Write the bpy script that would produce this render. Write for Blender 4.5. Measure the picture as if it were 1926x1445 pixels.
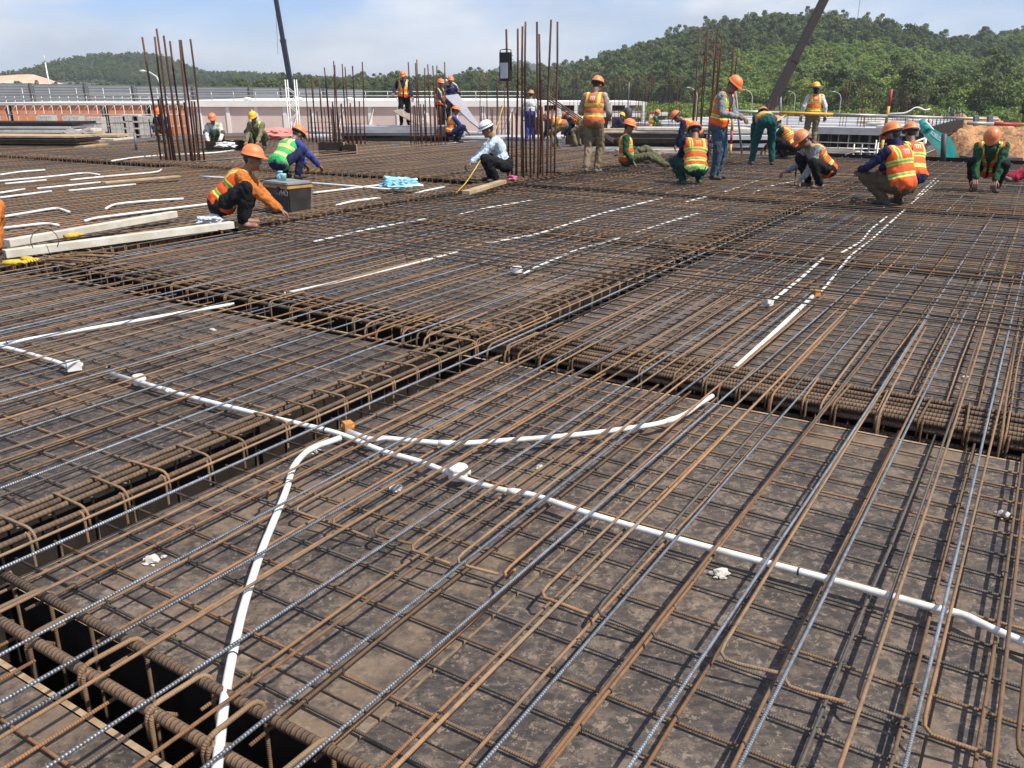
import bpy, bmesh, math, random
import numpy as np
from mathutils import Vector, Matrix, noise as mnoise

random.seed(7); RNG = np.random.default_rng(7)
for o in list(bpy.data.objects): bpy.data.objects.remove(o)
SC = bpy.context.scene
COL = SC.collection
R = math.radians

# ------------------------------------------------------------------ camera, sky, sun, exposure
F_PX, CX, CY, HY, CAM_H = 1580.0, 963.0, 722.5, 170.0, 1.55
PITCH = math.atan((CY - HY) / F_PX)
cam_d = bpy.data.cameras.new('camera'); cam = bpy.data.objects.new('camera', cam_d); COL.objects.link(cam)
cam.location = (0, 0, CAM_H); cam.rotation_euler = (math.pi / 2 - PITCH, 0, 0)
cam_d.sensor_fit = 'HORIZONTAL'; cam_d.sensor_width = 36; cam_d.lens = F_PX / 1926 * 36
cam_d.clip_start = 0.05; cam_d.clip_end = 6000
SC.camera = cam

SKY_OFF = (5.3, 3.3, 0.5)
SUN_EL = R(56); SUN_AZ = math.atan2(0.87, -0.5)          # clockwise from +Y
world = bpy.data.worlds.new('World'); SC.world = world; world.use_nodes = True
def build_world():
    nt = world.node_tree; N = nt.nodes; L = nt.links; N.clear()
    out = N.new('ShaderNodeOutputWorld'); bg = N.new('ShaderNodeBackground'); bg.inputs['Strength'].default_value = 0.092
    sky = N.new('ShaderNodeTexSky'); sky.sky_type = 'NISHITA'; sky.sun_disc = False
    sky.sun_elevation = SUN_EL; sky.sun_rotation = SUN_AZ; sky.air_density = 1.0; sky.dust_density = 0.25; sky.ozone_density = 1.5
    tc = N.new('ShaderNodeTexCoord')
    mp = N.new('ShaderNodeMapping'); mp.inputs['Location'].default_value = SKY_OFF; mp.inputs['Scale'].default_value = (1.0, 1.0, 2.6); L.new(tc.outputs['Generated'], mp.inputs[0])
    no = N.new('ShaderNodeTexNoise'); no.inputs['Scale'].default_value = 3.4; no.inputs['Detail'].default_value = 8; no.inputs['Roughness'].default_value = 0.52
    no.inputs['Distortion'].default_value = 0.15; L.new(mp.outputs[0], no.inputs['Vector'])
    rp = N.new('ShaderNodeValToRGB'); rp.color_ramp.elements[0].position = 0.42; rp.color_ramp.elements[1].position = 0.62
    rp.color_ramp.elements[0].color = (0.12, 0.12, 0.12, 1); rp.color_ramp.elements[1].color = (0.95, 0.95, 0.95, 1); L.new(no.outputs[0], rp.inputs[0])
    no2 = N.new('ShaderNodeTexNoise'); no2.inputs['Scale'].default_value = 6.0; no2.inputs['Detail'].default_value = 5; L.new(mp.outputs[0], no2.inputs['Vector'])
    cc = N.new('ShaderNodeMix'); cc.data_type = 'RGBA'; cc.inputs[6].default_value = (4.5, 5.1, 6.0, 1); cc.inputs[7].default_value = (7.0, 7.2, 7.6, 1); r2 = N.new('ShaderNodeMapRange'); r2.inputs[1].default_value = 0.38; r2.inputs[2].default_value = 0.62; L.new(no2.outputs[0], r2.inputs[0]); L.new(r2.outputs[0], cc.inputs[0])
    tn = N.new('ShaderNodeMix'); tn.data_type = 'RGBA'; tn.blend_type = 'MULTIPLY'; tn.inputs[0].default_value = 1.0; tn.inputs[7].default_value = (0.64, 0.77, 1.14, 1); L.new(sky.outputs[0], tn.inputs[6])
    mx = N.new('ShaderNodeMix'); mx.data_type = 'RGBA'; L.new(rp.outputs[0], mx.inputs[0]); L.new(tn.outputs[2], mx.inputs[6]); L.new(cc.outputs[2], mx.inputs[7])
    L.new(mx.outputs[2], bg.inputs['Color']); L.new(bg.outputs[0], out.inputs[0])
build_world()
sd = bpy.data.lights.new('sun', 'SUN'); sun = bpy.data.objects.new('sun', sd); COL.objects.link(sun)
sd.energy = 4.6; sd.angle = R(0.9); sd.color = (1.0, 0.95, 0.86)
sdir = Vector((math.sin(SUN_AZ) * math.cos(SUN_EL), math.cos(SUN_AZ) * math.cos(SUN_EL), math.sin(SUN_EL)))
sun.rotation_euler = sdir.to_track_quat('Z', 'Y').to_euler(); sun.location = (30, -10, 60)
SC.view_settings.view_transform = 'Standard'; SC.view_settings.look = 'None'; SC.view_settings.exposure = 0.54; SC.view_settings.gamma = 1
SC.view_settings.use_curve_mapping = False
SC.cycles.max_bounces = 6; SC.cycles.diffuse_bounces = 3; SC.cycles.glossy_bounces = 2; SC.cycles.transmission_bounces = 3; SC.cycles.transparent_max_bounces = 6

# ------------------------------------------------------------------ layout helpers (building grid: u along the main beams, v to their left)
TH = math.atan2(1047, math.hypot(F_PX, CY - HY))
AX = np.array([math.sin(TH), math.cos(TH), 0.0]); BX = np.array([-math.cos(TH), math.sin(TH), 0.0]); ZX = np.array([0, 0, 1.0])
def W(u, v, z=0.0): return AX * u + BX * v + ZX * z
def gr(x, y, z=0.0):
    """survey point: ground position of a spot measured in the photograph, at height z"""
    d = np.array([x - CX, F_PX * math.cos(PITCH) - (y - CY) * math.sin(PITCH), -F_PX * math.sin(PITCH) - (y - CY) * math.cos(PITCH)])
    t = (z - CAM_H) / d[2]
    return np.array([d[0] * t, d[1] * t, z])
def at(x, y, Y):
    """survey point at a known distance Y in front of the camera"""
    d = np.array([x - CX, F_PX * math.cos(PITCH) - (y - CY) * math.sin(PITCH), -F_PX * math.sin(PITCH) - (y - CY) * math.cos(PITCH)])
    t = Y / d[1]
    return np.array([d[0] * t, Y, CAM_H + d[2] * t])
def uv_of(p): return float(np.dot(p, AX)), float(np.dot(p, BX))

# ------------------------------------------------------------------ object helpers
BASE = {}
def tag(o, label=None, cat=None, group=None, kind=None):
    if label: o['label'] = label
    if cat: o['category'] = cat
    if group: o['group'] = group
    if kind: o['kind'] = kind
    return o
def thing(name, base, label=None, cat=None, group=None, kind=None):
    o = bpy.data.objects.new(name, None); COL.objects.link(o); o.empty_display_size = 0.2
    o.location = tuple(base); BASE[o.name] = np.array(base, float)
    return tag(o, label, cat, group, kind)
def link(name, me, parent=None, base=None):
    o = bpy.data.objects.new(name, me); COL.objects.link(o)
    if parent is not None:
        o.parent = parent; b = BASE[parent.name]
        BASE[o.name] = np.array(base if base is not None else b, float)
        o.location = tuple(BASE[o.name] - b)
    else:
        BASE[o.name] = np.array(base if base is not None else (0, 0, 0), float); o.location = tuple(BASE[o.name])
    return o
def mesh(name, v, f, mats, smooth=False, attrs=None, mi=None):
    me = bpy.data.meshes.new(name); me.from_pydata(np.asarray(v, float).tolist(), [], [tuple(int(i) for i in q) for q in f])
    for m in (mats if isinstance(mats, (list, tuple)) else [mats]): me.materials.append(m)
    if smooth: me.polygons.foreach_set('use_smooth', [True] * len(me.polygons))
    if mi is not None: me.polygons.foreach_set('material_index', [int(i) for i in mi])
    if attrs:
        for k, a in attrs.items():
            at_ = me.attributes.new(k, 'FLOAT', 'POINT'); at_.data.foreach_set('value', np.asarray(a, np.float32))
    me.update(); return me
def mk(name, v, f, mat, parent=None, smooth=False, attrs=None, base=None, mi=None):
    """mesh object from world-space vertices; its origin sits at base (or at its parent, or at its own foot)"""
    v = np.asarray(v, float)
    if base is None:
        base = BASE[parent.name] if parent is not None else np.array([v[:, 0].mean(), v[:, 1].mean(), v[:, 2].min()])
    return link(name, mesh(name, v - base, f, mat, smooth, attrs, mi), parent, base)
BOXF = [(0, 3, 2, 1), (4, 5, 6, 7), (0, 1, 5, 4), (1, 2, 6, 5), (2, 3, 7, 6), (3, 0, 4, 7)]
def box_uv(u0, u1, v0, v1, z0, z1):
    return [W(u0, v0, z0), W(u1, v0, z0), W(u1, v1, z0), W(u0, v1, z0), W(u0, v0, z1), W(u1, v0, z1), W(u1, v1, z1), W(u0, v1, z1)], BOXF
def box(x0, x1, y0, y1, z0, z1):
    return np.array([(x0, y0, z0), (x1, y0, z0), (x1, y1, z0), (x0, y1, z0), (x0, y0, z1), (x1, y0, z1), (x1, y1, z1), (x0, y1, z1)], float), BOXF
def obox(p0, p1, w, h, up=(0, 0, 1)):
    """beam of section w x h from p0 to p1 (axis through the section centre)"""
    p0 = np.array(p0, float); p1 = np.array(p1, float); d = p1 - p0; d /= np.linalg.norm(d)
    up = np.array(up, float); s = np.cross(d, up); s /= np.linalg.norm(s); t = np.cross(s, d)
    v = []
    for p in (p0, p1):
        for a, b in ((-1, -1), (1, -1), (1, 1), (-1, 1)): v.append(p + s * a * w / 2 + t * b * h / 2)
    return np.array(v), [(0, 1, 2, 3), (7, 6, 5, 4), (0, 4, 5, 1), (1, 5, 6, 2), (2, 6, 7, 3), (3, 7, 4, 0)]
def join(parts):
    V = []; F = []; n = 0
    for v, f in parts:
        V.append(np.asarray(v, float)); F += [tuple(i + n for i in q) for q in f]; n += len(v)
    return np.concatenate(V), F
def tube(pts, r, n=8, cap=True):
    pts = np.asarray(pts, float); m = len(pts)
    rr = np.full(m, r, float) if np.isscalar(r) else np.asarray(r, float)
    t = np.zeros_like(pts); t[1:-1] = pts[2:] - pts[:-2]; t[0] = pts[1] - pts[0]; t[-1] = pts[-1] - pts[-2]
    t /= np.linalg.norm(t, axis=1)[:, None] + 1e-12
    ref = np.array([0, 0, 1.0]) if abs(t[0][2]) < 0.9 else np.array([1.0, 0, 0])
    V = []; al = []; s = 0; nrm = None
    for i in range(m):
        if i: s += np.linalg.norm(pts[i] - pts[i - 1])
        if nrm is None: nrm = ref - t[i] * np.dot(ref, t[i])
        else: nrm = nrm - t[i] * np.dot(nrm, t[i])
        nrm = nrm / (np.linalg.norm(nrm) + 1e-12); bn = np.cross(t[i], nrm)
        for k in range(n):
            a = 2 * math.pi * (k + 0.5) / n + math.pi
            V.append(pts[i] + (nrm * math.cos(a) + bn * math.sin(a)) * rr[i]); al.append(s)
    F = []
    for i in range(m - 1):
        for k in range(n):
            k2 = (k + 1) % n; F.append((i * n + k, i * n + k2, (i + 1) * n + k2, (i + 1) * n + k))
    if cap: F.append(tuple(range(n - 1, -1, -1))); F.append(tuple((m - 1) * n + k for k in range(n)))
    return np.array(V), F, np.array(al)
def jtube(pts, r, n=6): v, f, a = tube(pts, r, n); return v, f
def mk_tube(name, pts, r, mat, parent=None, n=8, base=None):
    v, f, a = tube(pts, r, n)
    return mk(name, v, f, mat, parent, True, {'along': a}, base)
def crom(P, step=0.12, round_=0.35):
    """polyline -> smooth path: straight runs with rounded bends"""
    P = [np.array(p, float) for p in P]; out = [P[0]]
    for i in range(1, len(P) - 1):
        a, b, c = P[i - 1], P[i], P[i + 1]
        d = min(np.linalg.norm(a - b), np.linalg.norm(c - b)) * 0.45; d = min(d, round_)
        p0 = b + (a - b) / np.linalg.norm(a - b) * d; p1 = b + (c - b) / np.linalg.norm(c - b) * d
        for k in range(6):
            s = k / 5; out.append(p0 * (1 - s) ** 2 + b * 2 * s * (1 - s) + p1 * s * s)
    out.append(P[-1]); return np.array(out)

# ------------------------------------------------------------------ materials
def newmat(name):
    m = bpy.data.materials.new(name); m.use_nodes = True; nt = m.node_tree
    return m, nt, nt.nodes, nt.links, nt.nodes['Principled BSDF']
def setc(b, c): b.inputs['Base Color'].default_value = (*c, 1)
def mathn(N, L, op, a, b=None, c=None):
    n = N.new('ShaderNodeMath'); n.operation = op
    for i, x in enumerate((a, b, c)):
        if x is None: continue
        if isinstance(x, (int, float)): n.inputs[i].default_value = x
        else: L.new(x, n.inputs[i])
    return n.outputs[0]
def mixc(N, L, f, a, b):
    n = N.new('ShaderNodeMix'); n.data_type = 'RGBA'
    for i, x in ((0, f), (6, a), (7, b)):
        if isinstance(x, tuple): n.inputs[i].default_value = (*x, 1) if len(x) == 3 else x
        elif isinstance(x, (int, float)): n.inputs[i].default_value = x
        else: L.new(x, n.inputs[i])
    return n.outputs[2]
def ramp(N, L, src, p0, p1, inv=False):
    n = N.new('ShaderNodeMapRange'); n.interpolation_type = 'SMOOTHSTEP'; L.new(src, n.inputs[0])
    n.inputs[1].default_value = p0; n.inputs[2].default_value = p1
    n.inputs[3].default_value = 1 if inv else 0; n.inputs[4].default_value = 0 if inv else 1
    return n.outputs[0]
def noisen(N, L, vec, scale, detail=4, rough=0.55, dist=0.0, dim='3D', w=None):
    n = N.new('ShaderNodeTexNoise'); n.noise_dimensions = dim; n.inputs['Scale'].default_value = scale; n.inputs['Detail'].default_value = detail
    n.inputs['Roughness'].default_value = rough; n.inputs['Distortion'].default_value = dist
    if vec is not None: L.new(vec, n.inputs['Vector'])
    if w is not None: L.new(w, n.inputs['W'])
    return n.outputs[0]
def objvec(N, L, scale=(1, 1, 1), rot=(0, 0, 0), rand=True):
    tc = N.new('ShaderNodeTexCoord'); mp = N.new('ShaderNodeMapping'); mp.inputs['Scale'].default_value = scale; mp.inputs['Rotation'].default_value = rot
    L.new(tc.outputs['Object'], mp.inputs[0])
    if not rand: return mp.outputs[0], None
    oi = N.new('ShaderNodeObjectInfo'); ad = N.new('ShaderNodeVectorMath'); ad.operation = 'ADD'
    ml = mathn(N, L, 'MULTIPLY', oi.outputs['Random'], 57.0); cb = N.new('ShaderNodeCombineXYZ')
    for i in range(3): L.new(ml, cb.inputs[i])
    L.new(mp.outputs[0], ad.inputs[0]); L.new(cb.outputs[0], ad.inputs[1])
    return ad.outputs[0], oi.outputs['Random']
def bump(N, L, b, h, strength=0.3, dist=0.01):
    n = N.new('ShaderNodeBump'); n.inputs['Strength'].default_value = strength; n.inputs['Distance'].default_value = dist
    L.new(h, n.inputs['Height']); L.new(n.outputs[0], b.inputs['Normal'])
_G = {}
def gm(name, c1, c2=None, rough=0.7, metal=0.0, scale=6.0, bscale=40.0, bstr=0.15, bdist=0.01, contrast=(0.35, 0.65), spec=None):
    """generic worn surface: two tones mixed by noise, slight relief"""
    if name in _G: return _G[name]
    m, nt, N, L, b = newmat(name)
    vec, rnd = objvec(N, L)
    c2 = c2 or tuple(x * 0.7 for x in c1)
    n1 = noisen(N, L, vec, scale, 6, 0.6)
    col = mixc(N, L, ramp(N, L, n1, *contrast), c1, c2)
    L.new(col, b.inputs['Base Color']); b.inputs['Roughness'].default_value = rough; b.inputs['Metallic'].default_value = metal
    if spec is not None: b.inputs['Specular IOR Level'].default_value = spec
    if bstr: bump(N, L, b, noisen(N, L, vec, bscale, 4, 0.6), bstr, bdist)
    _G[name] = m; return m
def rebar_mat(name, tones, rough=0.75, metal=0.0, pitch=0.014, rib=0.5, ribd=0.004):
    m, nt, N, L, b = newmat(name)
    at_ = N.new('ShaderNodeAttribute'); at_.attribute_name = 'along'
    oi = N.new('ShaderNodeObjectInfo')
    w = mathn(N, L, 'ADD', mathn(N, L, 'MULTIPLY', oi.outputs['Random'], 91.0), mathn(N, L, 'MULTIPLY', at_.outputs['Fac'], 0.9))
    n1 = noisen(N, L, None, 1.0, 3, 0.5, dim='1D', w=w)
    tc = N.new('ShaderNodeTexCoord'); n2 = noisen(N, L, tc.outputs['Object'], 28, 5, 0.65)
    col = mixc(N, L, ramp(N, L, n1, 0.36, 0.62), tones[0], tones[1])
    col = mixc(N, L, mathn(N, L, 'MULTIPLY', ramp(N, L, n2, 0.42, 0.7), 0.75), col, tones[2])
    hv = N.new('ShaderNodeHueSaturation'); L.new(col, hv.inputs['Color'])
    L.new(mathn(N, L, 'ADD', 0.7, mathn(N, L, 'MULTIPLY', oi.outputs['Random'], 0.65)), hv.inputs['Value'])
    L.new(hv.outputs[0], b.inputs['Base Color']); b.inputs['Roughness'].default_value = rough; b.inputs['Metallic'].default_value = metal; b.inputs['Specular IOR Level'].default_value = 0.22 if metal < 0.1 else 0.5
    s = mathn(N, L, 'SINE', mathn(N, L, 'MULTIPLY', at_.outputs['Fac'], 2 * math.pi / pitch))
    h = mathn(N, L, 'ADD', mathn(N, L, 'POWER', mathn(N, L, 'ABSOLUTE', s), 9.0), mathn(N, L, 'MULTIPLY', n2, 0.5))
    bump(N, L, b, h, rib, ribd); return m
RUST = rebar_mat('rebar_brown_rust', ((0.19, 0.13, 0.082), (0.25, 0.145, 0.075), (0.12, 0.085, 0.06)))
ORANGE = rebar_mat('rebar_orange_rust', ((0.165, 0.105, 0.065), (0.245, 0.125, 0.06), (0.11, 0.075, 0.05)))
DARK = rebar_mat('rebar_dark', ((0.08, 0.068, 0.058), (0.12, 0.092, 0.068), (0.055, 0.05, 0.047)), rough=0.62, metal=0.15)
STEEL = rebar_mat('rebar_steel', ((0.3, 0.33, 0.365), (0.235, 0.25, 0.265), (0.17, 0.135, 0.11)), rough=0.44, metal=0.6, rib=0.9, ribd=0.006, pitch=0.018)
BIGBAR = rebar_mat('rebar_heavy', ((0.13, 0.09, 0.06), (0.16, 0.1, 0.06), (0.075, 0.055, 0.042)), pitch=0.034, rib=0.6, ribd=0.008)
BIGFAR = rebar_mat('rebar_heavy_far', ((0.11, 0.075, 0.05), (0.13, 0.08, 0.05), (0.06, 0.045, 0.038)), rib=0.02)
COLBAR = rebar_mat('rebar_column', ((0.085, 0.036, 0.024), (0.13, 0.052, 0.028), (0.05, 0.028, 0.022)))
PVC = gm('white_conduit_plastic', (0.7, 0.7, 0.67), (0.5, 0.46, 0.38), rough=0.4, scale=11, bstr=0.05, contrast=(0.46, 0.7))
WOODEDGE = gm('plywood_edge', (0.36, 0.25, 0.15), (0.24, 0.16, 0.1), rough=0.8, scale=30)
def ply_mat():
    m, nt, N, L, b = newmat('film_faced_plywood')
    vec, rnd = objvec(N, L)
    vg, _ = objvec(N, L, (2.2, 9, 9), (0, 0, -(math.pi / 2 - TH)))
    big = noisen(N, L, vec, 1.6, 5, 0.6, 0.4); mid = noisen(N, L, vec, 15, 8, 0.76, 0.4); fine = noisen(N, L, vec, 80, 6, 0.75, 0.3); gn = noisen(N, L, vg, 6, 6, 0.65)
    blot = noisen(N, L, vec, 36, 8, 0.78, 0.3); scr = noisen(N, L, vg, 13, 8, 0.78, 0.3)
    base = mixc(N, L, ramp(N, L, big, 0.38, 0.62), (0.04, 0.032, 0.028), (0.078, 0.058, 0.045))
    base = mixc(N, L, mathn(N, L, 'MULTIPLY', ramp(N, L, gn, 0.47, 0.6), 0.5), base, (0.125, 0.09, 0.064))
    wear = mathn(N, L, 'MULTIPLY', ramp(N, L, mid, 0.49, 0.56), mathn(N, L, 'ADD', 0.35, mathn(N, L, 'MULTIPLY', ramp(N, L, big, 0.42, 0.6), 0.5)))
    base = mixc(N, L, wear, base, (0.2, 0.14, 0.095))
    base = mixc(N, L, mathn(N, L, 'MULTIPLY', ramp(N, L, blot, 0.55, 0.6), 0.7), base, (0.3, 0.215, 0.145))
    base = mixc(N, L, mathn(N, L, 'MULTIPLY', ramp(N, L, blot, 0.46, 0.38), 0.7), base, (0.042, 0.035, 0.033))
    base = mixc(N, L, mathn(N, L, 'MULTIPLY', ramp(N, L, scr, 0.6, 0.7), 0.4), base, (0.34, 0.25, 0.17))
    sp = mathn(N, L, 'MULTIPLY', ramp(N, L, fine, 0.6, 0.68), 0.65)
    base = mixc(N, L, sp, base, (0.42, 0.35, 0.28))
    dk = mathn(N, L, 'MULTIPLY', ramp(N, L, fine, 0.42, 0.3), 0.6)
    base = mixc(N, L, dk, base, (0.03, 0.026, 0.025))
    tanr = mathn(N, L, 'MULTIPLY', mathn(N, L, 'GREATER_THAN', mathn(N, L, 'FRACT', mathn(N, L, 'MULTIPLY', rnd, 13.7)), 0.62), mathn(N, L, 'MULTIPLY', ramp(N, L, noisen(N, L, vec, 2.6, 6, 0.7), 0.46, 0.62), 0.6))
    base = mixc(N, L, tanr, base, (0.28, 0.18, 0.1))
    hv = N.new('ShaderNodeHueSaturation'); L.new(base, hv.inputs['Color']); hv.inputs['Saturation'].default_value = 0.86
    L.new(mathn(N, L, 'ADD', 0.58, mathn(N, L, 'MULTIPLY', rnd, 0.3)), hv.inputs['Value'])
    L.new(hv.outputs[0], b.inputs['Base Color'])
    L.new(mathn(N, L, 'ADD', 0.5, mathn(N, L, 'MULTIPLY', mid, 0.3)), b.inputs['Roughness'])
    bump(N, L, b, mathn(N, L, 'ADD', mid, mathn(N, L, 'MULTIPLY', fine, 0.5)), 0.25, 0.004)
    return m
PLY = ply_mat()
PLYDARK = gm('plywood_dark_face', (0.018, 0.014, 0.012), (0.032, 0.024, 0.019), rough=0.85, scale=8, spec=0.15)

# ------------------------------------------------------------------ ground and far terrain
GZ = -2.7
def hills_h(X, Y):
    px = [-400, -60, -20, 15, 40, 65, 90, 108, 122, 140, 160, 185, 230, 330, 480]     # ridge heights along X for the near hill at Y = 330
    pz = [-2, -2, -1, 1.0, 8, 14.5, 18.2, 18.4, 15.8, 11.5, 11.5, 16, 22.5, 28, 32]
    r = np.interp(X * 330 / np.maximum(Y, 60) * 0.55 + X * 0.45, px, pz)
    s = np.clip((Y - 135 - np.clip(60 - X, 0, 60) * 0.8) / 175, 0, 1); s = s * s * (3 - 2 * s)
    back = np.clip((Y - 340) / 200, 0, 1)
    z = r * s * (1 - 0.25 * back) + GZ * (1 - s)
    z = z + 16.0 * np.exp(-(((X + 256) / 40) ** 4 + ((Y - 590) / 80) ** 2)) + 4.5 * np.exp(-(((X + 175) / 55) ** 2 + ((Y - 560) / 90) ** 2))
    z = z + 30 * np.exp(-(((X - 12) / 50) ** 2 + ((Y - 1400) / 130) ** 2))
    z = z + 3.0 * np.clip((Y - 200) / 400, 0, 1) * np.clip((40 - X) / 60, 0, 1)
    return z
def ground():
    xs = np.unique(np.concatenate([np.linspace(-3500, -700, 9), np.linspace(-700, 700, 113), np.linspace(700, 3500, 9)]))
    ys = np.unique(np.concatenate([np.linspace(-300, 100, 9), np.linspace(100, 700, 61), np.linspace(700, 1700, 21), np.linspace(1700, 5500, 9)]))
    X, Y = np.meshgrid(xs, ys); Z = hills_h(X, Y); Z = Z + np.where(Y > 130, 0.5 * np.sin(X * 0.21) * np.cos(Y * 0.17), 0)
    v = np.stack([X.ravel(), Y.ravel(), Z.ravel()], 1); nx = len(xs)
    f = [(j * nx + i, j * nx + i + 1, (j + 1) * nx + i + 1, (j + 1) * nx + i) for j in range(len(ys) - 1) for i in range(nx - 1)]
    m, nt, N, L, b = newmat('site_earth')
    tc = N.new('ShaderNodeTexCoord'); n1 = noisen(N, L, tc.outputs['Object'], 0.05, 6, 0.6); n2 = noisen(N, L, tc.outputs['Object'], 1.2, 5, 0.6)
    sp = N.new('ShaderNodeSeparateXYZ'); L.new(tc.outputs['Object'], sp.inputs[0])
    earth = mixc(N, L, n2, (0.33, 0.23, 0.14), (0.23, 0.17, 0.12)); grass = mixc(N, L, n2, (0.05, 0.075, 0.025), (0.09, 0.11, 0.04))
    fac = mathn(N, L, 'MULTIPLY', ramp(N, L, sp.outputs['Y'], 105, 140), ramp(N, L, n1, 0.3, 0.42))
    L.new(mixc(N, L, fac, earth, grass), b.inputs['Base Color']); b.inputs['Roughness'].default_value = 0.95
    o = mk('ground', v, f, m, smooth=True, base=np.zeros(3)); o['kind'] = 'structure'
ground()

# ------------------------------------------------------------------ formwork deck: plywood sheets between the beam troughs
def b5(v): return 12.32 - 0.085 * max(0.0, v - 8.2)          # near edge of the far cross beam (runs slightly askew)
deck = thing('formwork_deck', W(6, 3, 0), kind='structure')
_sheet = {}
def sheet(u0, u1, v0, v1, zt=0.0, parent=deck, th=0.018):
    if u1 - u0 < 0.08 or v1 - v0 < 0.08: return
    g = 0.0035; c = W((u0 + u1) / 2, (v0 + v1) / 2, zt - random.uniform(0, 0.004))
    key = (round(u1 - u0, 3), round(v1 - v0, 3))
    if key not in _sheet:
        a, b = (u1 - u0) / 2 - g, (v1 - v0) / 2 - g; e = 0.0015
        v = []
        for z, k in ((-th, 0), (-e, 0), (0, e)):
            for s, t in ((-1, -1), (1, -1), (1, 1), (-1, 1)): v.append(AX * s * (a - k) + BX * t * (b - k) + ZX * z)
        f = [(3, 2, 1, 0), (8, 9, 10, 11)]
        for k in (0, 4):
            for i in range(4): j = (i + 1) % 4; f.append((k + i, k + j, k + 4 + j, k + 4 + i))
        _sheet[key] = mesh('plywood_sheet', np.array(v), f, [PLY, WOODEDGE], mi=[0, 0] + [1] * 4 + [0] * 4)
    o = link('plywood_sheet', _sheet[key], parent, c); return o
def lay(u0, u1, v0, v1, ou=0.0, ov=0.02, zt=0.0, parent=deck):
    iu = math.floor((u0 - ou) / 2.44); 
    while ou + iu * 2.44 < u1 - 1e-6:
        a, b = max(u0, ou + iu * 2.44), min(u1, ou + (iu + 1) * 2.44); iv = math.floor((v0 - ov) / 1.22)
        while ov + iv * 1.22 < v1 - 1e-6:
            c, d = max(v0, ov + iv * 1.22), min(v1, ov + (iv + 1) * 1.22); sheet(a, b, c, d, zt, parent); iv += 1
        iu += 1
T1, T2, T3, T4, TR, T5 = (2.70, 3.12), (4.05, 4.57), (0.92, 1.18), (7.72, 8.18), (8.15, 8.42), (12.32, 12.9)
lay(-1.6, T3[0], -1.8, T1[0], ou=-1.52)
lay(T3[1], T2[0], -1.8, T1[0], ou=1.33)
lay(-1.6, T2[0], T1[1], T4[0], ou=-0.9, ov=0.4)
for (a, b) in ((T2[1], TR[0]), (TR[1], T5[0]), (T5[1], 21.0)):
    lay(a, b, -1.8, T1[0], ou=a + 0.3); lay(a, b, T1[1], T4[0], ou=a + 0.9, ov=0.5)
lay(-0.6, 11.2, T4[1], 16.0, ou=0.1); lay(11.2, 11.62, T4[1], 16.0, ou=11.2)
lay(12.9, 25.5, T4[1], 16.0, ou=12.9); lay(1.5, 11.0, 16.4, 26.0, ou=1.5); lay(12.2, 25.5, 16.4, 27.0, ou=12.9)
lay(21.0, 25.5, 4.6, 8.18, ou=21.0)

# beam troughs
def trough(name_label, along, c0, c1, s0, s1, depth=0.46, zt=-0.001):
    """along 'u' or 'v'; c0..c1 across, s0..s1 along"""
    mid = W((s0 + s1) / 2, (c0 + c1) / 2, -depth) if along == 'u' else W((c0 + c1) / 2, (s0 + s1) / 2, -depth)
    t = thing('beam_form', mid, name_label, 'formwork', 'beam moulds sunk into the deck')
    B = (lambda a, b, c, d, z0, z1: box_uv(c, d, a, b, z0, z1)) if along == 'u' else (lambda a, b, c, d, z0, z1: box_uv(a, b, c, d, z0, z1))
    for a, b in ((c0, c0 + 0.018), (c1 - 0.018, c1)):
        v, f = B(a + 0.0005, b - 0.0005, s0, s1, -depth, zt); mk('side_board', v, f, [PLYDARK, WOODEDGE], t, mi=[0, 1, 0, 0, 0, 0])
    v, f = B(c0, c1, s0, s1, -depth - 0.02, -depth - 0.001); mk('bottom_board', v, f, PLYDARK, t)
    return t
trough('deep dark beam mould running diagonally through the middle of the rebar deck', 'u', *T1, -0.6, 21.0)
trough('deep dark beam mould crossing the deck behind the nearest bay', 'v', *T2, -1.8, 7.7)
trough('narrow dark beam mould in the bottom left corner', 'v', *T3, -1.8, 2.69)
trough('dark beam mould beside the two pale timbers on the left', 'u', *T4, 0, 21.0)
trough('shallow secondary beam mould under the twin conduits on the right', 'v', *TR, -1.8, 7.7, depth=0.3)
trough('far dark beam mould crossing behind the squatting workers on the right', 'v', *T5, -1.8, 7.7)
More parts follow.
